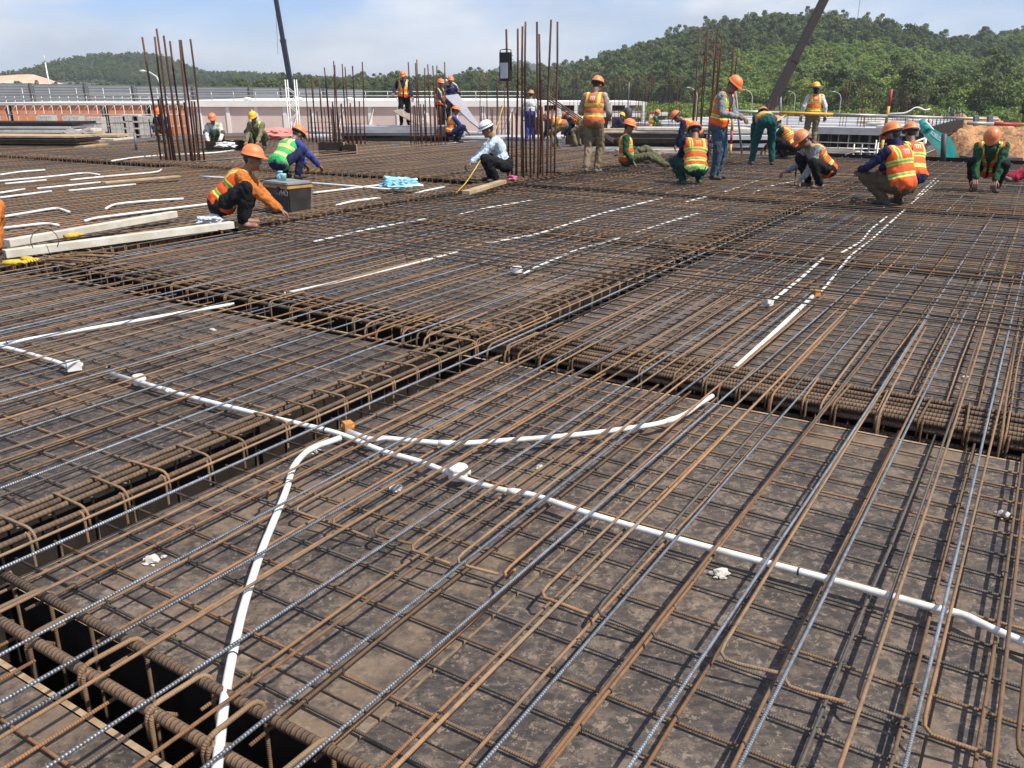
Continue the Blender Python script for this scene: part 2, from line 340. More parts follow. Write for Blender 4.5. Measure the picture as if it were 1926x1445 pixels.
def skew_trough():
    t = thing('beam_form', W(11.9, 14, -0.46), 'dark far beam mould crossing left behind the bays full of short conduits', 'formwork', 'beam moulds sunk into the deck')
    n = 14; vs = np.linspace(8.2, 26, n)
    for off, nm in ((0.0, 'side_board'), (0.56, 'side_board')):
        v = []; f = []
        for i, q in enumerate(vs):
            u = b5(q) + off; v += [W(u, q, -0.46), W(u + 0.018, q, -0.46), W(u + 0.018, q, -0.003), W(u, q, -0.003)]
        for i in range(n - 1):
            for k in range(4): f.append((i * 4 + k, i * 4 + (k + 1) % 4, i * 4 + 4 + (k + 1) % 4, i * 4 + 4 + k))
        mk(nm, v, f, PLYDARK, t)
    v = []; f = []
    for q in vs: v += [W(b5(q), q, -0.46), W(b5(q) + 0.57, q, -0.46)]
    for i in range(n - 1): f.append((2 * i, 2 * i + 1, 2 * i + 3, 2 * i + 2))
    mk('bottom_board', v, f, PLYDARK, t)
    # flanking edge sheets so the deck meets the askew trough
    for a, b, fn in ((11.6, None, 0), (None, 13.0, 1)):
        v = []; f = []
        for q in vs:
            u0, u1 = (11.0, b5(q) - 0.001) if fn == 0 else (b5(q) + 0.58, 12.9)
            v += [W(u0, q, -0.006), W(u1, q, -0.006), W(u0, q, -0.02), W(u1, q, -0.02)]
        for i in range(n - 1):
            o = 4 * i; f += [(o, o + 1, o + 5, o + 4), (o + 6, o + 7, o + 3, o + 2), (o + 1, o + 3, o + 7, o + 5), (o + 4, o + 6, o + 2, o)]
        mk('infill_board', v, f, PLY, deck)
skew_trough()

# ------------------------------------------------------------------ beam cages
_st = {}
def stirrup_mesh(w, zb, zt, r, along):
    key = (round(w, 3), zb, zt, r, along)
    if key in _st: return _st[key]
    ax = BX if along == 'u' else AX; aa = AX if along == 'u' else BX
    h = w / 2; c = 0.035; P = []
    def arc(cx, cz, a0, a1):
        for k in range(4):
            a = a0 + (a1 - a0) * k / 3; P.append((cx + c * math.cos(a), cz + c * math.sin(a)))
    P.append((-h + 0.065, zt - 0.055)); arc(-h + c, zt - c, math.pi / 2 + 0.75, math.pi)      # hook end bent into the cage
    arc(-h + c, zb + c, math.pi, 1.5 * math.pi); arc(h - c, zb + c, 1.5 * math.pi, 2 * math.pi); arc(h - c, zt - c, 0, math.pi / 2); arc(-h + c, zt - c, math.pi / 2, math.pi)
    P.append((-h + 0.002, zt - 0.10))
    n = len(P); pts = np.array([ax * x + ZX * z + aa * (0.012 * (i / n - 0.5) * 2) for i, (x, z) in enumerate(P)])
    v, f, a = tube(pts, r, 5); _st[key] = mesh('stirrup', v, f, RUST, True, {'along': a}); return _st[key]
def cage(label, along, c0, c1, s0, s1, bars, spacing, r_st=0.0055, zb=-0.42, zt=0.085, skew=None, sides=8, jit=0.02, rmat=BIGBAR, group='beam reinforcement cages'):
    def PT(s, c, z): 
        if along == 'u': return W(s, c, z)
        return W(c + (skew(s) if skew else 0), s, z)
    t = thing('beam_cage', PT((s0 + s1) / 2, (c0 + c1) / 2, zb), label, 'rebar cage', group)
    for (c, z, r, a, b) in bars:
        a = s0 if a is None else a; b = s1 if b is None else b; n = max(3, int((b - a) / 0.7)); ph = random.random() * 9
        pts = [PT(a + (b - a) * i / n, c + 0.006 * math.sin(ph + i * 1.3), z + 0.004 * math.sin(ph * 2 + i * 1.9)) for i in range(n + 1)]
        mk_tube('main_bar', pts, r, rmat, t, sides)
    s = s0 + 0.06; w = c1 - c0; me = stirrup_mesh(w, zb, zt, r_st, along); k = 0
    while s < s1:
        o = link('stirrup', me, t, PT(s + random.uniform(-jit, jit), (c0 + c1) / 2, random.uniform(-0.006, 0.006)))
        o.rotation_euler.z = random.uniform(-0.05, 0.05); s += spacing * random.uniform(0.85, 1.15); k += 1
    return t
# middle diagonal beam
cage('long rusty beam cage with hooked stirrups running diagonally to the crossing', 'u', 2.85, 3.10, -0.5, 4.25,
     [(2.865, 0.054, 0.011, None, None), (3.085, 0.054, 0.011, None, None), (2.98, 0.056, 0.011, None, None), (3.03, 0.055, 0.011, -0.5, 2.6),
      (2.87, -0.40, 0.0125, None, None), (3.08, -0.40, 0.0125, None, None)], 0.2, r_st=0.006, zt=0.072)
cage('rusty beam cage continuing diagonally beyond the crossing towards the far workers', 'u', 2.85, 3.10, 4.3, 20.9,
     [(2.865, 0.054, 0.0115, None, None), (3.085, 0.054, 0.0115, None, None), (2.94, 0.056, 0.0115, None, None), (3.01, 0.056, 0.0115, None, None), (2.87, -0.40, 0.0125, None, None)], 0.17, r_st=0.006, sides=6, rmat=BIGFAR, zt=0.072)
# cross beam with the heavy bars
hb = [(c, 0.056, 0.0148, None, None) for c in (4.19, 4.25, 4.31, 4.375, 4.45, 4.525)] + [(c, 0.018, 0.0145, None, None) for c in (4.19, 4.25, 4.51)] + [(c, -0.035, 0.0145, None, None) for c in (4.185, 4.52)] + [(c, -0.39, 0.016, None, None) for c in (4.11, 4.3, 4.5)]
cage('heavy cage of thick ribbed bars crossing on the right of the beam crossing', 'v', 4.165, 4.55, -1.7, 2.9, hb, 0.2, r_st=0.006, zt=0.078)
cage('cage of thick ribbed bars crossing on the left of the beam crossing', 'v', 4.165, 4.55, 2.95, 7.9, [b for b in hb if b[1] > 0.05 and b[0] not in (4.25, 4.375)] + hb[-3:], 0.22, r_st=0.006, zt=0.078)
cage('thick ribbed cage bars over the open mould in the bottom left corner', 'v', 0.972, 1.158, -1.7, 2.95,
     [(0.995, 0.060, 0.0165, None, None), (1.135, 0.062, 0.0155, None, None), (0.95, -0.40, 0.0125, None, None), (1.15, -0.40, 0.0125, None, None)], 0.24, r_st=0.0075, zt=0.084)
cage('rusty beam cage with close stirrups beside the pale timbers', 'u', 7.76, 8.14, 2.0, 20.9,
     [(7.78, 0.066, 0.0125, None, None), (7.87, 0.07, 0.0125, None, None), (7.96, 0.07, 0.0125, None, None), (8.05, 0.07, 0.0125, None, None), (8.125, 0.066, 0.0125, None, None), (7.8, -0.4, 0.0125, None, None)], 0.13, r_st=0.006, sides=6, rmat=BIGFAR)
cage('light secondary beam cage under the twin conduits on the right', 'v', 8.18, 8.39, -1.7, 7.6,
     [(8.195, 0.03, 0.010, None, None), (8.375, 0.03, 0.010, None, None), (8.2, -0.25, 0.01, None, None)], 0.2, r_st=0.0045, zb=-0.27, zt=0.045, sides=6, rmat=RUST)
cage('dark beam cage crossing behind the squatting workers on the right', 'v', 12.36, 12.86, -1.7, 7.7,
     [(c, 0.07, 0.0125, None, None) for c in (12.38, 12.47, 12.57, 12.67, 12.76, 12.84)], 0.18, sides=5, rmat=BIGFAR)
cage('rusty far beam cage on the left in front of the tall column bars', 'v', 12.34, 12.86, 8.25, 25, [(c, 0.075 + 0.01 * (i % 2), 0.0125, None, None) for i, c in enumerate((12.36, 12.45, 12.55, 12.65, 12.75, 12.84))],
     0.16, skew=lambda s: b5(s) - 12.32, sides=5, rmat=BIGFAR)

# ------------------------------------------------------------------ slab mats
def straight(u0, v0, u1, v1, z, wob, n):
    ph = random.random() * 20; a = random.uniform(0.6, 1.4); out = []
    for i in range(n + 1):
        s = i / n; w = wob * math.sin(ph + s * 5.1 * a) * math.sin(math.pi * min(1, s * 1.4 + 0.1)); out.append(W(u0 + (u1 - u0) * s, v0 + (v1 - v0) * s, z + 0.25 * w) + (BX if abs(u1 - u0) > abs(v1 - v0) else AX) * w)
    return out
def pick(w): return random.choices((RUST, ORANGE, DARK, STEEL), w)[0]
def bar_mat(label, u0, u1, v0, v1, du, dv, rB=0.005, rA=0.0055, n=7, seg=0.8, wA=(6, 3, 1, 0.2), wB=(4, 1.2, 5, 0), ov=0.12, ties=False, vfade=0):
    t = thing('rebar_mat', W((u0 + u1) / 2, (v0 + v1) / 2, 0), label, 'rebar mat', 'tied reinforcement mats on the deck')
    us = []; u = u0 + 0.07
    while u < u1 - 0.03: us.append(u + random.uniform(-0.012, 0.012)); u += du
    for q in us:
        sl = random.uniform(-0.012, 0.012)
        mk_tube('cross_bar', straight(q - sl, v0 - ov, q + sl, v1 + ov, 0.0125, 0.007, max(3, int((v1 - v0) / seg))), rB, pick(wB), t, n)
    vs = []; v = v0 + 0.05
    while v < v1 - 0.02: vs.append(v + random.uniform(-0.018, 0.018)); v += dv
    for q in vs:
        sl = random.uniform(-0.016, 0.016)
        mk_tube('long_bar', straight(u0 - random.uniform(0.04, ov), q - sl, u1 + random.uniform(0.04, ov), q + sl, 0.0235, 0.008, max(3, int((u1 - u0) / seg))), rA, pick(wA), t, n)
    if ties:
        parts = []
        for a in us:
            for b in vs:
                if random.random() < ties:
                    c = W(a, b, 0.0195); d = AX * random.choice((-1, 1)) * 0.7 + BX * random.choice((-1, 1)); d /= np.linalg.norm(d); s = np.cross(d, ZX)
                    P = [c + d * 0.012 * math.cos(k) + ZX * 0.013 * math.sin(k) for k in np.linspace(-1.2, 4.3, 6)]; P += [P[-1] + s * 0.006 + ZX * 0.012 + d * random.uniform(-0.012, 0.012)]
                    v_, f_ = jtube(P, 0.0022, 3); parts.append((v_, f_))
        v_, f_ = join(parts); o = mk('tie_wire', v_, f_, TIE, t); o['kind'] = 'stuff'
    return t
TIE = gm('tie_wire_dark', (0.04, 0.035, 0.03), rough=0.6, bstr=0)
bar_mat('rebar mat on the nearest plywood bay in the foreground', T3[1], T2[0], -1.7, T1[0], 0.155, 0.172, ties=0.5, n=8, seg=0.5, wA=(6, 3.2, 0.8, 0), wB=(4, 1.6, 4.5, 0))
bar_mat('rebar over the small corner of deck at the bottom left', -1.5, T3[0], -1.7, T1[0], 0.16, 0.16, n=8)
bar_mat('rebar mat on the bay left of the diagonal beam, in front of the crossing', -1.5, T2[0], T1[1], T4[0], 0.155, 0.15, ties=0.3, wA=(6, 2, 2, 0.6))
bar_mat('rebar mat on the tan plywood bay right of the crossing', T2[1], TR[0], -1.7, T1[0], 0.15, 0.16, wA=(6, 3, 1, 0), ties=0.25)
bar_mat('rebar mat on the bay just beyond the crossing, left of the diagonal beam', T2[1], TR[0], T1[1], T4[0], 0.15, 0.15, wA=(6, 3, 1.5, 0.4))
bar_mat('rebar mat under the squatting worker at right with khaki trousers', TR[1], T5[0], -1.7, T1[0], 0.15, 0.17, n=6, seg=1.2, wA=(6, 1.2, 3, 0))
bar_mat('rebar mat of the middle bay in front of the white helmet worker', TR[1], T5[0], T1[1], T4[0], 0.15, 0.16, n=6, seg=1.2, wA=(6, 1.2, 3, 0))
bar_mat('far rebar mat under the worker in dark green at right', T5[1], 20.8, -1.7, T1[0], 0.17, 0.18, n=5, seg=2, wA=(6, 0.8, 4, 0), wB=(5, 0.4, 5, 0))
bar_mat('far rebar mat under the standing workers in the middle', T5[1], 20.8, T1[1], T4[0], 0.17, 0.18, n=5, seg=2, wA=(6, 0.8, 4, 0), wB=(5, 0.4, 5, 0))
bar_mat('rebar mat with short white conduits on the left bay around the lunch box', 0.5, 12.0, T4[1], 15.9, 0.16, 0.16, n=6, seg=1.6, wA=(7, 0.7, 3, 0), wB=(7, 0.7, 3, 0), rA=0.007, rB=0.007)
bar_mat('far rebar mat behind the lunch box and under the green vest worker', 12.6, 21, T4[1], 15.9, 0.19, 0.2, n=5, seg=2.5, wA=(6, 1, 3, 0))
bar_mat('far left rebar mat in front of the board stacks', 2, 11.2, 16.4, 25, 0.2, 0.2, n=5, seg=2.5, wA=(6, 0.7, 4, 0), wB=(6, 0.5, 4, 0))
bar_mat('far rebar mat around the tall column bars at left', 12.3, 21, 16.4, 25, 0.2, 0.2, n=5, seg=2.5, wA=(6, 0.7, 4, 0), wB=(6, 0.5, 4, 0))

# loose top bars lying over the cages
def top_layer(label, along, items, z, r, mats, n=8, seg=0.8):
    t = thing('top_rebar_layer', W(items[0][1], items[0][0], z) if along == 'u' else W(items[0][0], items[0][1], z), label, 'rebar layer', 'upper bars laid over the beam cages')
    for (c, a, b, sl) in items:
        zz = z + random.uniform(-0.004, 0.006); m = pick(mats) if len(mats) == 4 else mats[len(t.children) % len(mats)]
        nn = max(4, int((b - a) / seg))
        pts = straight(a, c - sl, b, c + sl, zz, 0.010, nn) if along == 'u' else straight(c - sl, a, c + sl, b, zz, 0.012, nn)
        mk_tube('top_bar', pts, r * random.uniform(0.92, 1.12), m, t, n)
    return t
it = [(v + random.uniform(-0.03, 0.03), random.uniform(-1.5, -0.9), random.uniform(9.5, 12.2), random.uniform(-0.05, 0.05)) for v in np.arange(-1.6, 2.5, 0.165)]
it += [(2.655, -1.2, 12, 0.0), (2.75, -1.4, 10, 0.02)]
top_layer('long bright steel bars lying lengthwise over the foreground bays right of the diagonal beam', 'u', it, 0.098, 0.0054, (STEEL, RUST, STEEL, STEEL, ORANGE), n=8, seg=0.7)
it = [(v + random.uniform(-0.05, 0.05), random.uniform(-1.5, 0.0), random.uniform(8, 12.2), random.uniform(-0.06, 0.06)) for v in np.arange(3.2, 7.7, 0.19)]
top_layer('long dark and steel bars lying lengthwise over the bays left of the diagonal beam', 'u', it, 0.098, 0.0054, (STEEL, RUST, DARK, STEEL, RUST, STEEL, ORANGE), n=7, seg=0.9)
it = [(u + random.uniform(-0.03, 0.03), -1.7, 7.6, random.uniform(-0.05, 0.05)) for u in np.arange(6.1, 10.6, 0.17)]
top_layer('dark bars laid crosswise over the secondary beam in the middle distance', 'v', it, 0.112, 0.0058, (2, 0.2, 7, 0), n=6, seg=1.0)
it = [(u + random.uniform(-0.03, 0.03), -1.7, 7.6, random.uniform(-0.05, 0.05)) for u in np.arange(10.9, 20.6, 0.2)]
top_layer('dark bars laid crosswise under the squatting and standing workers', 'v', it, 0.115, 0.0062, (3, 0.3, 6, 0.4), n=5, seg=2.0)
it = [(v + random.uniform(-0.03, 0.03), 12.0, 20.8, random.uniform(-0.08, 0.08)) for v in np.arange(-1.6, 7.7, 0.22)]
top_layer('long bars laid lengthwise under the squatting and standing workers', 'u', it, 0.104, 0.0062, (5, 0.6, 2, 2), n=5, seg=2.0)
it = [(v + random.uniform(-0.06, 0.06), 12.2, 20.8, random.uniform(-0.25, 0.25)) for v in np.arange(8.3, 15.9, 0.3)]
top_layer('loose bars spread over the far deck behind the lunch box', 'u', it, 0.10, 0.0065, (5, 0.3, 3, 1.2), n=5, seg=2.5)
# bars ending in flat hooks
hk = thing('hooked_bars', W(1.94, 0.8, 0.07), 'rusty bars with bent hook ends along the foreground bay', 'rebar layer')
for v0 in (2.36, 2.18, 2.0, 1.82, 1.64, 1.46, 1.28, 1.12, 0.93, 0.75, 0.55, 0.37, 0.19, 0.03, -0.17, -0.35):
    sl = random.uniform(-0.03, 0.03); e = 6.3 + random.uniform(-0.3, 0.3); u0 = 1.94 + random.uniform(-0.02, 0.03)
    P = [W(u0 + 0.035, v0 - 0.16, 0.055 + random.uniform(-0.02, 0.015)), W(u0 + 0.02, v0 - 0.06, 0.064), W(u0 + 0.012, v0 - 0.022, 0.070), W(u0 + 0.03, v0 - 0.004, 0.073), W(u0 + 0.07, v0, 0.075)]
    if random.random() < 0.35: P[0] = W(u0 - 0.015, v0 - 0.07, 0.13); P[1] = W(u0, v0 - 0.045, 0.10)
    P += [W(u0 + 0.07 + (e - u0) * i / 7, v0 + sl * i / 7, 0.078 + 0.010 * min(1, i / 3)) for i in range(1, 8)]
    mk_tube('hooked_bar', P, 0.0054, pick((6, 3.5, 2, 0)), hk, 7)
# short starter bars at the crossing
cx_ = thing('crossing_bars', W(4.4, 2.9, 0.08), 'short hooked bars bunched at the beam crossing', 'rebar')
for i in range(12):
    v0 = 2.2 + i * 0.13 + random.uniform(-0.03, 0.03)
    if 2.75 < v0 < 3.1: continue
    L0 = random.uniform(0.5, 0.9); u0 = 4.02 + random.uniform(-0.05, 0.05)
    P = [W(u0 - 0.01, v0, -0.04), W(u0 - 0.005, v0, 0.05), W(u0 + 0.01, v0, 0.082), W(u0 + 0.05, v0, 0.096), W(u0 + L0 * 0.6, v0, 0.1), W(u0 + L0, v0, 0.1)]
    mk_tube('starter_bar', P, 0.0065, pick((6, 4, 0, 0)), cx_, 7)
# a few bars hang into the heavy cage on the right
hg = thing('bent_bars', W(4.2, 0.5, 0), 'rusty bars turned down into the open mould on the right', 'rebar')
for i in range(7):
    v0 = 1.3 - i * 0.27 + random.uniform(-0.05, 0.05); 
    P = [W(4.09, v0, -0.2), W(4.09, v0, 0.04), W(4.11, v0, 0.078), W(4.15, v0, 0.09), W(4.6, v0 + 0.01, 0.093), W(5.9, v0 + 0.02, 0.094)]
    mk_tube('bent_bar', P, 0.006, pick((6, 4, 0, 0)), hg, 6)

# ------------------------------------------------------------------ conduits and boxes
def conduit(label, px, z=0.052, r=0.0125, clamps=True, group='white plastic conduits on the rebar', bend=0.3):
    P = crom([gr(x, y, z) for x, y in px], round_=bend)
    P = P + np.array([[0, 0, 0.0] for i in range(len(P))])
    t = thing('conduit', P[len(P) // 2] * np.array([1, 1, 0]) + np.array([0, 0, z - r]), label, 'conduit', group)
    mk_tube('pipe', P, r, PVC, t, 10)
    if clamps:
        L = np.concatenate([[0], np.cumsum(np.linalg.norm(np.diff(P, axis=0), axis=1))])
        for s in np.arange(0.5, L[-1] - 0.2, 1.1):
            i = np.searchsorted(L, s) - 1; f = (s - L[i]) / (L[i + 1] - L[i] + 1e-9); c = P[i] * (1 - f) + P[i + 1] * f; d = P[i + 1] - P[i]; d /= np.linalg.norm(d)
            if random.random() < 0.4: mk_tube('coupler', [c - d * 0.03, c + d * 0.03], r * 1.17, PVC, t, 10)
            else: mk_tube('tie', [c - d * 0.003, c + d * 0.003], r * 1.12, TIE, t, 8)
    return t
conduit('long white conduit crossing the foreground from the middle left to the right edge', [(210, 703), (350, 745), (520, 788), (640, 815), (720, 850), (790, 868), (850, 892), (862, 898), (940, 922), (1000, 930), (1100, 965), (1300, 1022), (1560, 1090), (1760, 1145), (1810, 1155), (1870, 1185), (1926, 1208), (2100, 1290)], bend=0.15)
conduit('short white conduit ending at a square box near the left edge', [(-90, 635), (20, 655), (110, 682), (128, 690)])
conduit('white conduit running from the left edge up to the cross beam', [(-160, 682), (0, 648), (130, 625), (300, 596), (440, 572)])
conduit('white conduit curving from the orange box to the right, ending at the heavy cage', [(655, 812), (700, 828), (720, 824), (760, 828), (850, 836), (1080, 820), (1240, 798), (1290, 780), (1315, 760), (1340, 745)], z=0.06, bend=0.2)
conduit('white conduit bent near the orange box and running down to the bottom edge', [(640, 824), (580, 845), (550, 878), (540, 920), (490, 1040), (455, 1150), (425, 1290), (408, 1445), (395, 1560)], z=0.066, r=0.0135, bend=0.12)
conduit('thick white conduit from the heavy cage up to the orange box at right', [(1380, 695), (1450, 632), (1528, 558)], r=0.016)
conduit('long white conduit winding from the orange box at right to the far deck', [(1540, 552), (1552, 540), (1600, 480), (1640, 450), (1690, 405), (1720, 378), (1765, 340)], r=0.0105)
conduit('shorter white conduit left of the orange box at right', [(1445, 572), (1505, 525), (1548, 486)])
conduit('short wavy white conduit beyond the secondary beam at right', [(1582, 476), (1620, 455), (1637, 432), (1668, 408)], r=0.0105)
conduit('short white conduit behind the squatting worker with khaki trousers', [(1722, 372), (1745, 350), (1760, 336)])
conduit('white conduit in the bay beyond the crossing, nearest of its row', [(535, 552), (640, 530), (800, 490), (860, 474)], r=0.0105)
conduit('white conduit starting at small fittings in the middle bay', [(985, 516), (1005, 504), (1080, 472), (1165, 448)], r=0.0105)
conduit('white conduit in the middle bay left of the white helmet worker, front piece', [(590, 455), (700, 430), (805, 411)], r=0.0105)
conduit('white conduit in the middle bay in front of the tall column bars', [(862, 404), (900, 394), (1000, 377)], r=0.0105)
conduit('long white conduit in the middle bay running towards the seated worker', [(915, 458), (1010, 441), (1130, 402), (1245, 373)], r=0.0105)
conduit('white conduit in the middle bay ending left of the diagonal beam', [(1195, 437), (1240, 423), (1312, 402)], r=0.0105)
conduit('white conduit beside the worker squatting with his back turned', [(1290, 380), (1360, 362), (1425, 340)], r=0.0105)
conduit('white conduit in the far right bay in front of the grey shirt worker', [(1400, 372), (1440, 352), (1500, 340)], r=0.0105)
LEFTC = [([(0, 329), (40, 323), (85, 320)], 'short white conduit at the left edge, in the row nearest the far beam'),
 ([(0, 341), (100, 332), (160, 325), (187, 329)], 'white conduit at the left edge bent down at its right end'),
 ([(132, 339), (200, 332), (297, 324), (304, 319)], 'white conduit whose right end turns up to the far beam cage'),
 ([(10, 346), (87, 339)], 'very short white conduit lying near the left edge'),
 ([(70, 355), (190, 343)], 'white conduit ending where the small tan board begins'),
 ([(130, 359), (255, 347)], 'white conduit under the small tan board'),
 ([(0, 363), (47, 356)], 'stub of white conduit at the left edge above two longer ones'),
 ([(0, 372), (97, 360)], 'white conduit at the left edge, middle of the left bay'),
 ([(0, 409), (60, 399), (107, 391), (130, 399)], 'white conduit bent near its right end in the left bay'),
 ([(199, 393), (214, 384), (280, 378), (345, 374)], 'white conduit with a bent left end behind the long timber'),
 ([(160, 416), (175, 411), (300, 395), (418, 381)], 'long white conduit reaching the worker beside the lunch box'),
 ([(376, 332), (410, 334), (437, 335)], 'white conduit behind the orange helmet of the nearest worker'),
 ([(0, 430), (86, 420), (110, 424)], 'white conduit at the left edge just above the long timber'),
 ([(512, 339), (620, 347), (741, 357)], 'white conduit behind the lunch box reaching the blue bag'),
 ([(589, 363), (650, 356), (718, 348)], 'thick white conduit from the lunch box to the blue bag'),
 ([(771, 368), (800, 359), (836, 352)], 'short white conduit right of the blue bag'),
 ([(632, 387), (660, 379), (711, 373), (722, 376)], 'white conduit in front of the blue bag with an orange end'),
 ([(210, 303), (255, 296), (310, 292)], 'white conduit beyond the far beam at left'),
 ([(330, 291), (400, 288), (440, 283)], 'white conduit around the foot of the left column bars')]
for i, (p, lb) in enumerate(LEFTC): conduit(lb, p, z=0.05 if i < 17 else 0.12, r=0.0165, clamps=False)
BOXM = gm('white_box_plastic', (0.74, 0.73, 0.69), (0.6, 0.57, 0.5), rough=0.5, scale=12)
ORG = gm('orange_box_plastic', (0.55, 0.22, 0.05), (0.4, 0.2, 0.07), rough=0.5, scale=14)
def jbox(label, px, mat, s=0.045, round_=False):
    c = gr(*px, 0.03); t = thing('junction_box', c, label, 'junction box', 'conduit boxes on the deck')
    n = 16 if round_ else 4; ring = []
    for z, k in ((0, 1.0), (0.045, 1.0), (0.05, 0.94)):
        for i in range(n):
            a = 2 * math.pi * (i + 0.5) / n + TH; ring.append(c + np.array([math.cos(a) * s * k * (1 if round_ else 1.3), math.sin(a) * s * k * (1 if round_ else 1.3), z]))
    f = [tuple(range(n - 1, -1, -1)), tuple(range(2 * n, 3 * n))]
    for k in range(2):
        for i in range(n): j = (i + 1) % n; f.append((k * n + i, k * n + j, k * n + n + j, k * n + n + i))
    mk('body', ring, f, mat, t)
    v, fc, a = tube([c + np.array([-s * 1.25, 0, 0.025]), c + np.array([s * 1.25, 0, 0.025])], 0.015, 10); mk('spigot', v, fc, mat, t, True)
jbox('white square conduit box near the left edge', (140, 695), BOXM, 0.04)
jbox('white round conduit box in the centre of the foreground bay', (862, 898), BOXM, 0.042, True)
jbox('orange conduit box beside the diagonal cage', (655, 812), ORG, 0.024)
jbox('orange conduit box on the right bay', (1532, 556), ORG, 0.036)
jbox('white conduit fitting in the middle bay', (972, 512), BOXM, 0.045, True)
jbox('small white fitting at the end of the shorter right conduit', (1443, 574), BOXM, 0.035)
jbox('white fitting at the left end of the long foreground conduit', (262, 722), BOXM, 0.03, True)

# crumbs of plaster and foam
CH = gm('plaster_chunk_white', (0.58, 0.55, 0.5), (0.36, 0.33, 0.29), rough=0.9, scale=30, bscale=60, bstr=0.5)
def chunk(label, px, s):
    c = gr(*px, 0.0); parts = []
    for k in range(9):
        bm = bmesh.new(); bmesh.ops.create_icosphere(bm, subdivisions=2, radius=1.0)
        off = np.array([random.uniform(-1, 1), random.uniform(-1, 1), 0]) * s * (0 if k == 0 else 1.5); q = s * (1.0 if k == 0 else random.uniform(0.15, 0.5))
        v = np.array([(p.co.x * 1.3, p.co.y * 0.8, max(p.co.z, -0.45) * 0.8) for p in bm.verts]) * q; v *= RNG.uniform(0.75, 1.25, (len(v), 1)); v = v - [0, 0, v[:, 2].min()] + off + c
        parts.append((v, [[p.index for p in fc.verts] for fc in bm.faces])); bm.free()
    v, f = join(parts); v = c + (v - c) * 0.72; o = mk('plaster_chunk', v, f, CH); tag(o, label, 'debris', 'white crumbs on the plywood')
for lb, px, s in (('white plaster crumbs near the left mould edge', (288, 1056), 0.028), ('white plaster crumbs left of the round conduit box', (742, 922), 0.03), ('broken white foam under the long conduit', (1356, 1082), 0.03),
                  ('white shard at the right edge of the foreground bay', (1888, 972), 0.03), ('white crumbs at the bend of the near conduit', (598, 852), 0.02), ('small white crumb right of the round conduit box', (1016, 880), 0.016),
                  ('white crumb on the right bay behind the heavy cage', (1815, 712), 0.022), ('tiny white crumb on the left bay', (205, 690), 0.018), ('small white crumb beside the square conduit box', (400, 622), 0.02)): chunk(lb, px, s)

# ------------------------------------------------------------------ timbers, bag, gloves, lunch box
PALE = gm('pale_timber', (0.58, 0.55, 0.47), (0.45, 0.41, 0.33), rough=0.8, scale=4, bstr=0.2)
TAN = gm('tan_timber', (0.42, 0.31, 0.19), (0.3, 0.21, 0.12), rough=0.8, scale=4, bstr=0.2)
def timber(label, a, b, w, h, mat, z=0.12, name='timber', grp=None):
    p, q = gr(*a, z), gr(*b, z); d = (q - p) / np.linalg.norm(q - p)
    v, f = obox(p, q, w, h); bm = bmesh.new()
    vs = [bm.verts.new(x - p) for x in v]
    for k in f: bm.faces.new([vs[i] for i in k])
    bmesh.ops.bevel(bm, geom=bm.edges[:], offset=0.004, segments=1, affect='EDGES'); bmesh.ops.recalc_face_normals(bm, faces=bm.faces)
    me = bpy.data.meshes.new(name); bm.to_mesh(me); bm.free(); me.materials.append(mat)
    return tag(link(name, me, None, p), label, 'timber', grp)
timber('long pale square timber lying beside the beam, nearer of the pair', (8, 478), (437, 423), 0.09, 0.075, PALE, 0.14)
timber('long pale square timber lying behind the other one, under the yellow glove', (13, 458), (329, 403), 0.09, 0.075, PALE, 0.12)
timber('short tan board lying across the left bay', (194, 344), (336, 332), 0.16, 0.03, TAN, 0.10)
timber('tan bamboo-coloured plank at the feet of the white helmet worker', (876, 363), (946, 342), 0.12, 0.06, TAN, 0.14)
def glove(label, px, mat, z, rot):
    c = gr(*px, z); parts = []
    def pt(x, y, h): return c + np.array([x * math.cos(rot) - y * math.sin(rot), x * math.sin(rot) + y * math.cos(rot), h])
    parts.append(jtube([pt(-0.1, 0, 0.03), pt(-0.03, 0, 0.035), pt(0.06, 0, 0.035), pt(0.1, 0, 0.02)], [0.045, 0.05, 0.055, 0.03], 8))
    for i, y in enumerate((-0.04, -0.013, 0.013, 0.04)): parts.append(jtube([pt(0.07, y, 0.03), pt(0.12, y * 1.2, 0.045), pt(0.16 - 0.01 * abs(i - 1.5), y * 1.2, 0.02)], [0.016, 0.015, 0.011], 6))
    parts.append(jtube([pt(0.0, 0.045, 0.03), pt(0.05, 0.09, 0.035), pt(0.08, 0.1, 0.02)], [0.018, 0.016, 0.012], 6))
    v, f = join(parts); v = c + (v - c) * [0.75, 0.75, 0.55]; tag(mk('work_glove', v, f, mat, smooth=True), label, 'glove', 'yellow work gloves')
GLV = gm('glove_yellow', (0.62, 0.42, 0.03), (0.4, 0.27, 0.05), rough=0.85, scale=14, bstr=0.4)
glove('yellow work glove hanging over the long timber', (136, 447), GLV, 0.16, 1.0)
glove('yellow work glove lying at the left edge below the timbers', (25, 498), GLV, 0.1, 0.2)
glove('second yellow work glove at the left edge, further from the timbers', (52, 492), GLV, 0.1, -0.6)
bd = thing('stirrup_bundle', gr(125, 485, 0.08), 'heap of spare rusty stirrups beside the nearer timber', 'rebar')
for i in range(9):
    a = gr(70 + i * 9, 492 - i * 2, 0.11 + 0.015 * (i % 3)); d = W(0.12, -0.42) + W(0.3, 0.05) * random.uniform(-0.2, 0.4)
    P = [a + W(0.02, 0.03), a, a + d * 0.5 + ZX * 0.01, a + d, a + d + W(0.05, 0.03)]; mk_tube('loose_stirrup', crom(P, round_=0.03), 0.009, RUST, bd, 6)
